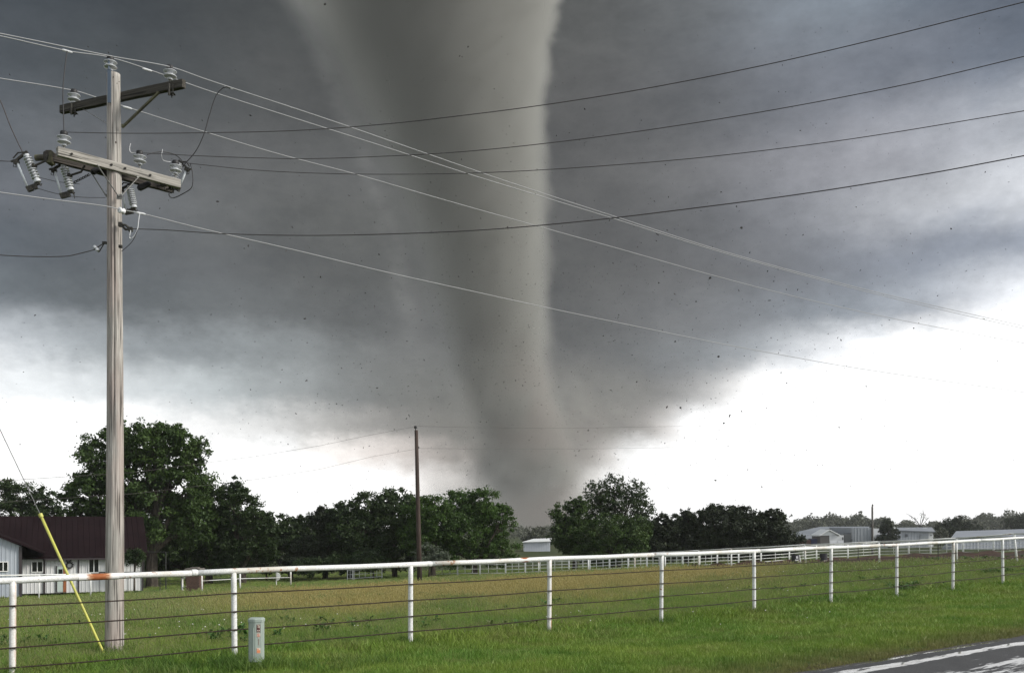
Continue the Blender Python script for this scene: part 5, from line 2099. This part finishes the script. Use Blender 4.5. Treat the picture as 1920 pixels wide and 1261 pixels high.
    lo = beam('crossarm', la + Vector((0, 0, 0)), lb, 0.10, 0.165, arm_new, label='pale grey lower crossarm on the near side')
    lo2 = beam('crossarm', la + nl * 0.34 - dl * 0.10 - Vector((0, 0, 0.01)), lb + nl * 0.34 + dl * 0.02 - Vector((0, 0, 0.01)), 0.10, 0.15, arm_drk, label='dark lower crossarm on the far side')

    def arm_pt(f, dz=0.0, far=0.0):
        return la.lerp(lb, f) + nl * far + Vector((0, 0, dz))

    # bolts through the lower arm
    for f in (0.10, 0.41, 0.52, 0.73):
        q = MB().lathe([(0.0, -0.01), (0.022, -0.01), (0.022, 0.012), (0.008, 0.014), (0.008, 0.05), (0.0, 0.05)], 8, M=Matrix.Rotation(math.pi / 2, 3, 'X'))
        o = q.build('bolt', drk, root)
        o.location = arm_pt(f) - nl * 0.055 - O
        o.rotation_euler = (0, 0, math.atan2(dl.y, dl.x))
    # braces
    c = Vector((PX0, PY0, 0))
    strap('brace', P(298, 173, 17.60), P(229, 239, 17.82), 0.045, oldb, 0.03)
    strap('brace', P(155, 204, 18.35), P(206, 235, 18.05), 0.04, steel)
    strap('brace', P(182, 309, 17.50), P(223, 369, 17.68), 0.050, steel)
    strap('brace', P(260, 331, 17.98), P(226, 368, 17.72), 0.060, steel)
    strap('brace', P(158, 303, 17.75), P(200, 369, 17.95), 0.046, steel)
    pl = MB().box((0, 0, 0), (0.10, 0.02, 0.09)).lathe([(0.0, -0.05), (0.025, -0.05), (0.025, 0), (0, 0)], 8, M=Matrix.Rotation(math.pi / 2, 3, 'X')).build('brace_plate', steel, root)
    pl.location = P(224, 369, 17.71) - O

    # pin insulators
    def insulator(px, py_top, Y, pin=0.10, s=1.0):
        """top row given; body 26 px tall"""
        p = P(px, py_top, Y) - O
        k = 0.245 / 25.0 * s
        prof = [(0.020, -27), (0.040, -27), (0.046, -25.5), (0.036, -23), (0.060, -22.5), (0.108, -21.2), (0.118, -20.2), (0.108, -19.2), (0.070, -18), (0.052, -16), (0.055, -14.0), (0.075, -12.6),
                (0.112, -12.0), (0.120, -11.2), (0.112, -10.4), (0.075, -9.7), (0.05, -9.4), (0.0, -9.4)]
        q = MB().lathe([(r * s, z * k) for r, z in prof], 22).build('insulator', porc, root, smooth=True)
        q.location = p
        cp = MB().lathe([(0.055 * s, -10.2 * k), (0.066 * s, -9.2 * k), (0.064 * s, -1.6 * k), (0.050 * s, 0), (0.0, 0)], 16).build('insulator_cap', dcap, q, smooth=True)
        MB().tube([(0, 0, -26 * k), (0, 0, -26 * k - pin)], 0.014, 8).build('pin', steel, q)
        return p
    insulator(207, 106, 17.8, 0.02)
    insulator(319, 123, 17.55, 0.10)
    insulator(138.5, 168, 18.42, 0.10)
    insulator(120, 246, 17.14, 0.12)
    insulator(262, 283, 18.12, 0.14)
    insulator(329, 301, 18.62, 0.12)
    # ridge bracket that carries the top insulator
    b = MB().box((0, 0, 0), (0.05, 0.012, 0.62)).box((0.03, 0.01, 0), (0.012, 0.03, 0.62)).tube([(0, 0, 0.3), (0, 0, 0.50)], 0.016, 8)
    o = b.build('pole_top_bracket', mat('blue_grey_steel', (0.10, 0.13, 0.17), 0.5, metal=0.4), root)
    o.location = P(204, 161, 17.72) - O
    for px, py, Y in ((322, 176, 17.5), (139, 212, 18.4)):
        k = MB().box((0, 0, 0), (0.11, 0.11, 0.012)).tube([(0, 0, -0.07), (0, 0, 0.0)], 0.012, 8).tube([(0.03, -0.03, -0.05), (0.03, -0.03, 0.16)], 0.014, 6).tube([(-0.03, -0.055, -0.05), (-0.03, -0.055, 0.16)], 0.02, 6)
        o = k.build('arm_saddle', drk, root)
        o.location = P(px, py, Y) - O

    # fuse cutouts
    def cutout(px, py, Y, tilt, hx, label, mirror=1, yaw=0.0, s=1.0, body=True):
        """hinged fuse beside a ribbed porcelain body; px,py = its upper end"""
        r = empty('fuse_cutout', P(px, py, Y) - O)
        r.parent = root
        r.rotation_euler = (0.12, tilt, yaw)
        r['label'] = label
        L = 0.50 * s
        prof = [(0.0, 0.0), (0.05, 0.0), (0.05, -0.03)]
        nr = 8
        for k in range(nr):
            z = -0.03 - (L - 0.10) * k / nr
            prof += [(0.036, z - 0.002), (0.036, z - 0.022), (0.075, z - 0.036), (0.075, z - 0.044), (0.040, z - 0.048)]
        prof += [(0.05, -L + 0.05), (0.062, -L + 0.03), (0.062, -L), (0.0, -L)]
        if body:
            MB().lathe([(a, b_) for a, b_ in prof], 16).build('ribbed_body', porc, r)
        x = -0.20 * mirror * s
        MB().tube([(x, 0, -0.08), (x, 0, -L - 0.03)], 0.020, 10).build('fuse_tube', fuse, r, smooth=True)
        h = MB()
        h.box((x * 0.5, 0, 0.0), (abs(x) + 0.10, 0.05, 0.035), Matrix.Rotation(-0.3 * mirror, 3, 'Y'))
        h.box((x * 1.05, 0, -0.05), (0.09, 0.06, 0.07)).box((x * 1.3, 0, -0.02), (0.07, 0.03, 0.03)).tube([(x * 1.3, 0, -0.05), (x * 1.45, 0, -0.11), (x * 1.25, 0, -0.14), (x * 1.15, 0, -0.08)], 0.009, 6)
        h.tube([(0.02, 0, 0.04), (x * 0.6, 0, 0.08), (x * 1.2, 0, 0.02)], 0.012, 6)
        h.build('upper_contact', drk, r)
        h = MB()
        h.box((x * 0.5, 0, -L - 0.03), (abs(x) + 0.06, 0.05, 0.04)).box((x * 0.85, 0, -L - 0.06), (0.10, 0.07, 0.09)).box((x * 0.35, 0, -L - 0.075), (0.06, 0.05, 0.06))
        h.tube([(0, 0, -L - 0.02), (0.03, 0, -L - 0.08), (0.06 * mirror, 0, -L - 0.05)], 0.010, 6)
        h.build('hinge', drk, r)
        if hx:
            a = Vector((0.055 * mirror, 0, -L * 0.45))
            b2 = a + Vector((hx * mirror, 0.04, 0.12))
            MB().box(a, (0.05, 0.13, 0.04)).tube([a, a.lerp(b2, 0.7) - Vector((0, 0, 0.06)), b2], 0.020, 8).build('hanger', drk, r)
        return r
    cutout(49, 290, 17.1, -0.36, 0.30, 'fuse cutout hanging off the left end of the lower arms')
    cutout(119, 309, 17.5, -0.24, 0.30, 'fuse cutout under the left half of the lower arms', s=0.92)
    cutout(243, 349, 18.25, -0.16, 0.0, 'fuse cutout hanging close to the right of the shaft', s=0.80)
    cutout(338, 306, 18.95, 0.45, 0.0, 'fuse cutout at the right end of the lower arms', mirror=-1, s=0.82)
    # side pieces of arm hardware
    k = MB().tube([(-0.1, 0, 0), (0.16, 0, 0.01)], 0.055, 10).box((0.17, 0, 0.0), (0.10, 0.16, 0.22))
    o = k.build('arm_end_bracket', oldb, root)
    o.location = P(77, 296, 17.3) - O
    for (px, py, Y), (px2, py2, Y2), rr in (((170, 324, 17.8), (196, 312, 17.9), 0.062), ((258, 354, 18.4), (282, 343, 18.5), 0.062)):
        a, b2 = P(px, py, Y) - O, P(px2, py2, Y2) - O
        MB().tube([a, a.lerp(b2, 0.15), a.lerp(b2, 0.85), b2], [0.03, rr, rr * 0.9, 0.03], 10).build('strain_insulator', dcap, root)
    # chain links and clamp hanging to the left of the shaft
    ch = MB()
    for i in range(6):
        a = P(141 + i * 5, 341 - i * 2.6, 17.75) - O
        ch.tube([a + Vector((-0.03, 0, -0.012)), a + Vector((0, 0, 0.020)), a + Vector((0.035, 0, 0.004)), a + Vector((0.0, 0, -0.018)), a + Vector((-0.03, 0, -0.012))], 0.010, 5)
    ch.build('link_chain', drk, root)
    # hardware on the underside of the arms
    for px, py, Y in ((306, 346, 18.5), (318, 345, 18.6), (322, 352, 18.7)):
        o = MB().box((0, 0, 0), (0.09, 0.09, 0.07)).tube([(-0.12, 0, -0.03), (0.02, 0, -0.02)], 0.014, 6).tube([(0.03, 0, 0), (0.03, 0, -0.10)], 0.016, 6).build('clamp', drk, root)
        o.location = P(px, py, Y) - O
    # neutral spool and dead-end hardware on the shaft
    sp = MB().lathe([(0.0, -0.05), (0.052, -0.05), (0.056, -0.035), (0.035, -0.012), (0.035, 0.012), (0.056, 0.035), (0.052, 0.05), (0.0, 0.05)], 18, M=Matrix.Rotation(math.pi / 2, 3, 'X'))
    o = sp.build('spool_insulator', mat('white_porcelain', (0.75, 0.76, 0.76), 0.25), root, smooth=True)
    o.location = P(228, 395, 17.68) - O
    o.rotation_euler = (0, 0, -0.5)
    for px, py in ((226, 462),):
        o = MB().box((0, 0, 0), (0.06, 0.05, 0.05)).lathe([(0, 0), (0.02, 0), (0.02, 0.05), (0, 0.05)], 8, M=Matrix.Rotation(math.pi / 2, 3, 'X')).build('bolt', drk, root)
        o.location = P(px, py, 17.72) - O
    cl = MB()
    a = P(226, 421, 17.75) - O
    b2 = P(245, 430, 17.7) - O
    cl.tube([a, a.lerp(b2, 0.5) + Vector((0, 0, 0.035)), b2], 0.022, 8).tube([a, a.lerp(b2, 0.5) - Vector((0, 0, 0.045)), b2], 0.022, 8).box(a, (0.06, 0.06, 0.08)).box(b2, (0.07, 0.05, 0.08))
    cl.build('dead_end_clamp', drk, root)
    cl = MB()
    a = P(196, 455, 17.85) - O
    b2 = P(176, 468, 17.85) - O
    c2 = P(186, 472, 17.85) - O
    cl.tube([a, b2], 0.010, 6).tube([a, c2], 0.010, 6).box(a, (0.07, 0.05, 0.04))
    cl.build('bail', drk, root)
    for px, py in ((179, 464), (183, 468)):
        o = MB().lathe([(0, -0.04), (0.035, -0.04), (0.022, 0), (0.035, 0.04), (0, 0.04)], 12, M=Matrix.Rotation(math.pi / 2, 3, 'X')).build('spool_insulator', porc, root, smooth=True)
        o.location = P(px, py, 17.85) - O

    # jumpers
    def jumper(pts, r=0.010, m_=cop, name='jumper', label=None):
        P3 = [P(a, b_, c_) - O for a, b_, c_ in pts]
        # smooth through the points
        out = []
        for i in range(len(P3) - 1):
            p0, p1, p2, p3 = P3[max(i - 1, 0)], P3[i], P3[i + 1], P3[min(i + 2, len(P3) - 1)]
            for k in range(6):
                t = k / 6
                out.append(0.5 * ((2 * p1) + (-p0 + p2) * t + (2 * p0 - 5 * p1 + 4 * p2 - p3) * t * t + (-p0 + 3 * p1 - 3 * p2 + p3) * t ** 3))
        out.append(P3[-1])
        o = MB().tube(out, r, 6).build(name, m_, root, smooth=True)
        if label:
            o['label'] = label
    jumper([(126, 96, 17.25), (122, 125, 17.2), (118, 170, 17.15), (119, 215, 17.15), (120, 247, 17.14)])
    jumper([(432, 166, 18.9), (420, 164, 18.9), (405, 180, 18.9), (393, 215, 18.9), (383, 250, 18.9), (368, 282, 18.9), (348, 306, 18.9), (342, 314, 18.9)])
    jumper([(276, 290, 18.15), (290, 286, 18.3), (308, 285, 18.5), (328, 290, 18.7), (340, 300, 18.8), (344, 312, 18.9)])
    jumper([(357, 307, 18.9), (361, 325, 18.9), (360, 350, 18.9), (345, 362, 18.9), (325, 371, 18.9), (317, 366, 18.8), (319, 358, 18.8)], 0.009)
    jumper([(131, 352, 17.5), (137, 358, 17.6), (139, 366, 17.7), (140, 372, 17.7)], 0.008)
    wht = mat('bright_aluminium', (0.62, 0.63, 0.64), 0.4, metal=0.2)
    jumper([(262, 400, 17.6), (260, 412, 17.6), (258, 428, 17.6), (253, 440, 17.6), (246, 447, 17.6), (243, 444, 17.6), (245, 432, 17.6)], 0.008, wht, 'bonding_wire')
    jumper([(258, 430, 17.6), (252, 446, 17.6), (243, 458, 17.65), (228, 471, 17.7)], 0.006, cop, 'bonding_wire')
    jumper([(245, 269, 18.1), (243, 278, 18.1), (246, 286, 18.1), (262, 287, 18.12)], 0.006, wht, 'tie_wire')
    jumper([(305, 280, 18.4), (303, 292, 18.4), (307, 301, 18.5), (322, 304, 18.6)], 0.005, wht, 'tie_wire')
    return O


build_utility_pole()


def wire(name, label, pts, plane, r, m_, group='power lines overhead', ext=(0, 0), clamps=()):
    """a sagging line through photo points in one upright plane"""
    P3 = [on_plane(a, b, *plane) for a, b in pts]
    if ext[0]:
        P3.insert(0, P3[0] + (P3[0] - P3[1]).normalized() * ext[0])
    if ext[1]:
        P3.append(P3[-1] + (P3[-1] - P3[-2]).normalized() * ext[1])
    out = []
    for i in range(len(P3) - 1):
        p0, p1, p2, p3 = P3[max(i - 1, 0)], P3[i], P3[i + 1], P3[min(i + 2, len(P3) - 1)]
        a = (p1 - p0).length or 1
        for k in range(10):
            t = k / 10
            # non-uniform spacing: Hermite with chord-scaled tangents
            c = (p2 - p1).length
            m1 = ((p2 - p0) / max((p2 - p0).length, 1e-6)) * c
            m2 = ((p3 - p1) / max((p3 - p1).length, 1e-6)) * c
            h = (2 * t ** 3 - 3 * t * t + 1, t ** 3 - 2 * t * t + t, -2 * t ** 3 + 3 * t * t, t ** 3 - t * t)
            out.append(p1 * h[0] + m1 * h[1] + p2 * h[2] + m2 * h[3])
    out.append(P3[-1])
    o0 = out[len(out) // 2].copy()
    mb = MB().tube([p - o0 for p in out], r, 6)
    o = mb.build(name, m_, smooth=True)
    o.location = o0
    tag(o, label, 'power line', group)
    for px, py in clamps:
        q = on_plane(px, py, *plane) - o0
        d = Vector((plane[2], plane[3], 0)).normalized()
        MB().tube([q - d * 0.09, q - d * 0.06, q + d * 0.06, q + d * 0.09], [r, r + 0.012, r + 0.012, r], 8).build('line_clamp', MATS['bright_aluminium'], o)
    return o


def build_wires():
    alu = mat('aluminium_conductor', (0.33, 0.335, 0.34), 0.6, metal=0.1)
    drk = mat('weathered_copper', (0.050, 0.042, 0.042), 0.6)
    d = (FD[0], FD[1])
    pa = ((319 - CX) / F * 17.5, 17.5, *d)
    pb = ((207 - CX) / F * 17.8, 17.8, *d)
    pc = ((138 - CX) / F * 18.4, 18.4, *d)
    pd = ((226 - CX) / F * 17.65, 17.65, *d)
    wire('power_line', 'uppermost pale wire resting on the right insulator of the top crossarm',
         [(-60, 53), (0, 63), (209, 105.5), (319, 125.5), (380, 146.5), (440, 166.5), (600, 219), (781, 281.5), (950, 340), (1150, 405), (1340, 466), (1503, 512), (1700, 561), (1920, 611)], pa, 0.0090, alu, ext=(6, 60), clamps=((1845 / 1.0, 597),))
    wire('power_line', 'pale wire carried by the insulator on top of the tall pole',
         [(-60, 57), (0, 67.5), (126, 95.5), (207, 108), (300, 138), (380, 166.5), (440, 186), (701, 269), (900, 333), (1142, 407), (1330, 466), (1503, 515), (1700, 565), (1920, 616)], pb, 0.0090, alu, ext=(6, 60), clamps=((126, 96), (276, 131), (429, 164)))
    wire('power_line', 'pale wire from the left insulator of the top crossarm passing behind the shaft',
         [(-60, 139), (0, 147), (139, 170), (185, 184), (241, 202), (380, 246), (520, 288), (661, 325), (820, 371), (990, 419), (1160, 466), (1326, 513), (1500, 558), (1700, 602), (1920, 643)], pc, 0.0090, alu, ext=(6, 60), clamps=((239, 202),))
    wire('power_line', 'lowest pale wire held by the white spool on the shaft',
         [(-60, 351), (0, 360.5), (100, 374), (195, 386), (228, 393), (265, 400), (380, 429), (550, 468), (720, 509), (900, 549), (1046, 581), (1200, 613), (1342, 642), (1460, 664), (1583, 686), (1750, 711), (1920, 735)], pd, 0.0088, alu, ext=(6, 60), clamps=((264, 400),))
    e = (0.934, -0.358)
    q1 = ((120 - CX) / F * 17.14, 17.14, *e)
    q2 = ((262 - CX) / F * 18.12, 18.12, *e)
    q3 = ((357 - CX) / F * 18.9, 18.9, *e)
    q4 = ((245 - CX) / F * 17.7, 17.7, *e)
    wire('power_line', 'topmost dark wire sweeping up to the upper right corner',
         [(128, 248), (240, 250), (380, 249), (550, 245), (725, 232.5), (880, 215), (1022, 196.5), (1200, 168), (1420, 125), (1650, 72), (1920, 4)], q1, 0.0060, drk, ext=(0, 14))
    wire('power_line', 'second dark wire from the top, rising to the right edge',
         [(270, 287), (380, 292.5), (480, 296), (580, 297.5), (720, 293), (860, 285), (1022, 269), (1220, 243), (1450, 206), (1700, 158), (1920, 106)], q2, 0.0060, drk, ext=(0, 14))
    wire('power_line', 'third dark wire from the top, rising to the right edge',
         [(338, 304), (380, 309), (480, 319), (620, 325.5), (781, 326.5), (950, 322), (1150, 309.5), (1342, 292.5), (1600, 260), (1920, 208)], q3, 0.0060, drk, ext=(0, 14))
    wire('power_line', 'lowest dark wire leaving the clamp on the shaft toward the right edge',
         [(248, 429), (310, 431), (400, 437), (500, 440.5), (620, 441), (780, 437), (920, 430), (1100, 414), (1262, 395), (1500, 364), (1743, 325), (1920, 292)], q4, 0.0075, drk, ext=(0, 14), clamps=())
    e2 = (-0.934, 0.358)
    wire('service_wire', 'sagging dark wire leading left from the looped bail on the shaft',
         [(177, 468), (150, 475), (125, 480), (70, 481), (0, 478), (-80, 470)], ((177 - CX) / F * 17.85, 17.85, 1.0, 0.02), 0.008, drk, group=None)
    wire('service_wire', 'dark wire dropping from the upper left edge to the leftmost fuse cutout',
         [(-30, 140), (0, 188), (20, 238), (43, 287)], ((43 - CX) / F * 17.1, 17.1, 1.0, -0.02), 0.009, drk, group=None)
    wire('service_wire', 'thin dark line reaching the shaft from the left below the lower arms',
         [(-40, 300), (28, 303)], ((30 - CX) / F * 17.1, 17.1, 1.0, 0.02), 0.007, drk, group=None)
    wire('service_wire', 'faint dark wire passing behind the cutouts to the shaft',
         [(75, 333), (110, 341), (150, 345)], ((150 - CX) / F * 18.2, 18.2, 1.0, 0.3), 0.005, drk, group=None)
    wire('service_wire', 'faint dark wire meeting the shaft at the braces from the left',
         [(60, 350), (110, 364), (150, 369.5), (198, 370.5)], ((198 - CX) / F * 18.0, 18.0, 1.0, 0.3), 0.005, drk, group=None)


build_wires()


def build_guy():
    yel = mat('yellow_guard', (0.52, 0.51, 0.10), 0.5, noise=((3, 3, 1), (0.42, 0.41, 0.12), 0.4, 0.7))
    stl = mat('guy_strand', (0.16, 0.16, 0.16), 0.5, metal=0.4)
    foot = G(191, 17.6)
    r = empty('guy_wire', foot)
    tag(r, 'slanting guy wire with a bright yellow plastic guard left of the tall pole', 'guy wire')
    a = P(190, 1214, 17.6) - foot
    b = P(77, 967, 17.45) - foot
    t = P(-70, 655, 17.3) - foot
    half = []
    dirv = (b - a).normalized()
    MB().tube([a - dirv * 0.1, a, a.lerp(b, 0.5), b], [0.020, 0.024, 0.024, 0.026], 12).build('guard', yel, r, smooth=True)
    c = MB().tube([b - dirv * 0.02, b + dirv * 0.05], 0.040, 12)
    c.build('guard_collar', yel, r)
    MB().tube([b, b.lerp(t, 0.5) - Vector((0, 0, 0.01)), t], 0.0075, 6).build('strand', stl, r)
    MB().tube([a - dirv * 0.5, a], 0.02, 8).build('anchor_rod', stl, r)


build_guy()


def build_other_poles():
    brown = m_wood('brown_pole', (0.085, 0.062, 0.052), (0.02, 0.015, 0.013))
    Y = 72.0
    s = Y / F
    b = G(787, Y)
    top = P(780.5, 806, Y)
    r = empty('wooden_pole', b)
    tag(r, 'plain dark brown wooden pole without crossarms standing alone in the pasture', 'pole')
    d = top - b
    MB().tube([-d.normalized() * 0.4, d * 0.33, d * 0.66, d], [0.20, 0.175, 0.15, 0.13], 14).build('shaft', brown, r, smooth=True)
    o = MB().lathe([(0.0, 0), (0.03, 0), (0.03, 0.12), (0.10, 0.14), (0.12, 0.22), (0.09, 0.32), (0.0, 0.34)], 12).build('insulator', mat('black_polymer', (0.015,) * 3, 0.5), r, smooth=True)
    o.location = d + Vector((-0.06, 0, 0))
    for dz in (1.3,):
        o = MB().lathe([(0, -0.05), (0.05, -0.05), (0.03, 0), (0.05, 0.05), (0, 0.05)], 10).build('spool', mat('black_polymer', (0.015,) * 3, 0.5), r)
        o.location = d * (1 - dz / d.length) + Vector((0.17, -0.05, 0))
    thin = mat('weathered_copper', (0.05, 0.042, 0.042), 0.6)

    def span(label, pts):
        P3 = [P(*p) for p in pts]
        o0 = P3[0]
        out = []
        for i in range(len(P3) - 1):
            for k in range(8):
                out.append(P3[i].lerp(P3[i + 1], k / 8) - o0)
        out.append(P3[-1] - o0)
        o = MB().tube(out, 0.0085, 5).build('pasture_line', thin)
        o.location = o0
        tag(o, label, 'power line', 'thin lines meeting the lone wooden pole')
    span('thin upper line running right from the head of the lone wooden pole', [(782, 798.5, Y), (900, 801.5, 78), (1060, 802.5, 88), (1200, 800, 100), (1420, 796, 125), (1700, 798, 160), (2000, 806, 210)])
    span('thin lower line running right from the lone wooden pole', [(785, 840, Y), (950, 841.5, 82), (1100, 841, 92), (1300, 838, 110), (1650, 842, 160), (2000, 850, 210)])
    span('thin upper line dropping left from the head of the lone wooden pole', [(780, 799, Y), (690, 816, 66), (600, 835, 60), (480, 855, 54), (250, 885, 45), (-60, 905, 36)])
    span('thin lower line dropping left from the lone wooden pole', [(782, 841, Y), (700, 855, 66), (600, 879, 60), (480, 898, 54), (250, 925, 45), (-60, 945, 36)])
    # far pole by the white building
    Y = 160
    b = G(1636, Y)
    r = empty('wooden_pole', b)
    tag(r, 'slim bare pole rising before the white end of the grey warehouse', 'pole')
    d = P(1635.5, 949, Y) - b
    gry = m_wood('grey_far_pole', (0.16, 0.145, 0.135), (0.05, 0.05, 0.05))
    MB().tube([(0, 0, -0.3), d * 0.5, d], [0.19, 0.17, 0.15], 10).build('shaft', gry, r, smooth=True)
    o = MB().lathe([(0, 0), (0.12, 0.05), (0.15, 0.25), (0.05, 0.4), (0, 0.4)], 8).build('cap', gry, r)
    o.location = d + Vector((0.05, 0, 0))


build_other_poles()


# ---------------------------------------------------------------- flying debris
def build_debris():
    dark = mat('debris_dark', (0.030, 0.027, 0.024), 0.8)
    rnd = random.Random(12)
    big = [(1390, 427, 6, 5), (1331, 521, 6, 5), (1347, 668, 5, 5), (1357, 793, 5, 4), (1475, 718, 3, 4), (1443, 563, 8, 2), (1368, 779, 3, 9), (1250, 763, 3, 7), (1276, 764, 5, 4),
           (1235, 530, 4, 3), (1573, 801, 4, 3), (1341, 900, 6, 3), (1783, 429, 3, 4), (1352, 360, 4, 3), (1381, 387, 3, 4), (1266, 640, 4, 4), (1713, 615, 3, 3), (609, 8, 5, 4), (572, 597, 6, 3),
           (707, 727, 4, 3), (575, 713, 3, 4), (408, 378, 8, 3), (66, 591, 5, 2), (555, 775, 5, 2), (601, 519, 3, 4), (1424, 590, 3, 3), (1402, 880, 3, 3), (1428, 912, 3, 3), (1365, 836, 2, 3),
           (1590, 827, 3, 2), (1624, 724, 3, 3), (1283, 820, 2, 3), (1305, 565, 3, 3), (722, 245, 2, 2), (640, 690, 3, 2), (478, 640, 3, 2), (1530, 745, 2, 2), (1180, 610, 3, 2), (1160, 590, 4, 2), (540, 832, 2, 3), (470, 730, 2, 3)]
    lab = 'small dark scrap of debris whirling through the air around the tornado'
    for px, py, w, h in big:
        Y = rnd.uniform(240, 420)
        s = Y / F
        c = P(px, py, Y)
        vs, fs = [], []
        n = 6
        W_, H_ = w * s * 0.5, h * s * 0.5
        ph = rnd.uniform(0, 6)
        for k in range(n):
            a = 2 * math.pi * k / n + ph
            q = rnd.uniform(0.7, 1.1)
            vs.append((W_ * q * math.cos(a), -0.12 + rnd.uniform(-0.1, 0.1), H_ * q * math.sin(a)))
        for k in range(n):
            vs.append((vs[k][0] * 0.8 + 0.05, vs[k][1] + min(W_, H_) * 0.9, vs[k][2] * 0.8))
        fs = [tuple(range(n)), tuple(range(2 * n - 1, n - 1, -1))] + [(i, i + n, (i + 1) % n + n, (i + 1) % n) for i in range(n)]
        o = MB().add(vs, fs).build('debris_scrap', dark)
        o.location = c
        o.rotation_euler = (rnd.uniform(-0.3, 0.3), rnd.uniform(-0.5, 0.5), rnd.uniform(-0.4, 0.4))
        tag(o, lab, 'debris', 'dark debris scraps in the air')
    # dust-fine specks that nobody would count
    rng = np.random.default_rng(31)
    n = 9000
    px = np.concatenate([rng.normal(1080, 330, n * 2 // 3), rng.uniform(-30, 1900, n // 3)])
    py = np.concatenate([rng.normal(640, 170, n * 2 // 3), rng.uniform(20, 930, n // 3)])
    k = (py < 940) & (py > -20)
    px, py = px[k], py[k]
    n = len(px)
    Y = rng.uniform(300, 700, n)
    pts = np.stack([(px - CX) / F * Y, Y, EYE + (HZ - py) / F * Y], 1)
    me = leaf_mesh('debris_specks', pts, 1.0, rng, dark, (0, 0, 0))
    # real sizes between a hand and a plank
    co = np.empty(n * 12)
    me.vertices.foreach_get('co', co)
    co = co.reshape(n, 4, 3)
    c = co.mean(1, keepdims=True)
    k = (rng.uniform(0.12, 0.60, n) ** 1.5 * 1.75)[:, None, None]
    co = c + (co - c) * k
    me.vertices.foreach_set('co', co.ravel())
    me.update()
    o = bpy.data.objects.new('airborne_debris', me)
    C.objects.link(o)
    tag(o, 'fine dark specks of debris filling the air around the tornado', 'debris', kind='stuff')


build_debris()

# ---------------------------------------------------------------- air
def build_haze():
    m = bpy.data.materials.new('rain_haze')
    m.use_nodes = True
    m.node_tree.nodes.clear()
    g = NT(m.node_tree)
    pv = g.n('ShaderNodeVolumePrincipled')
    pv.inputs['Color'].default_value = (0.86, 0.88, 0.90, 1)
    pv.inputs['Density'].default_value = 0.00013
    pv.inputs['Anisotropy'].default_value = 0.1
    g.link(pv.outputs[0], g.n('ShaderNodeOutputMaterial').inputs['Volume'])
    o = MB().box((0, 0, 0), (5000, 5000, 52)).build('haze', m)
    o.location = (0, 0, 16)
    tag(o, 'thin pale rain haze lying over the pasture and the far woods', 'haze', kind='stuff')


build_haze()
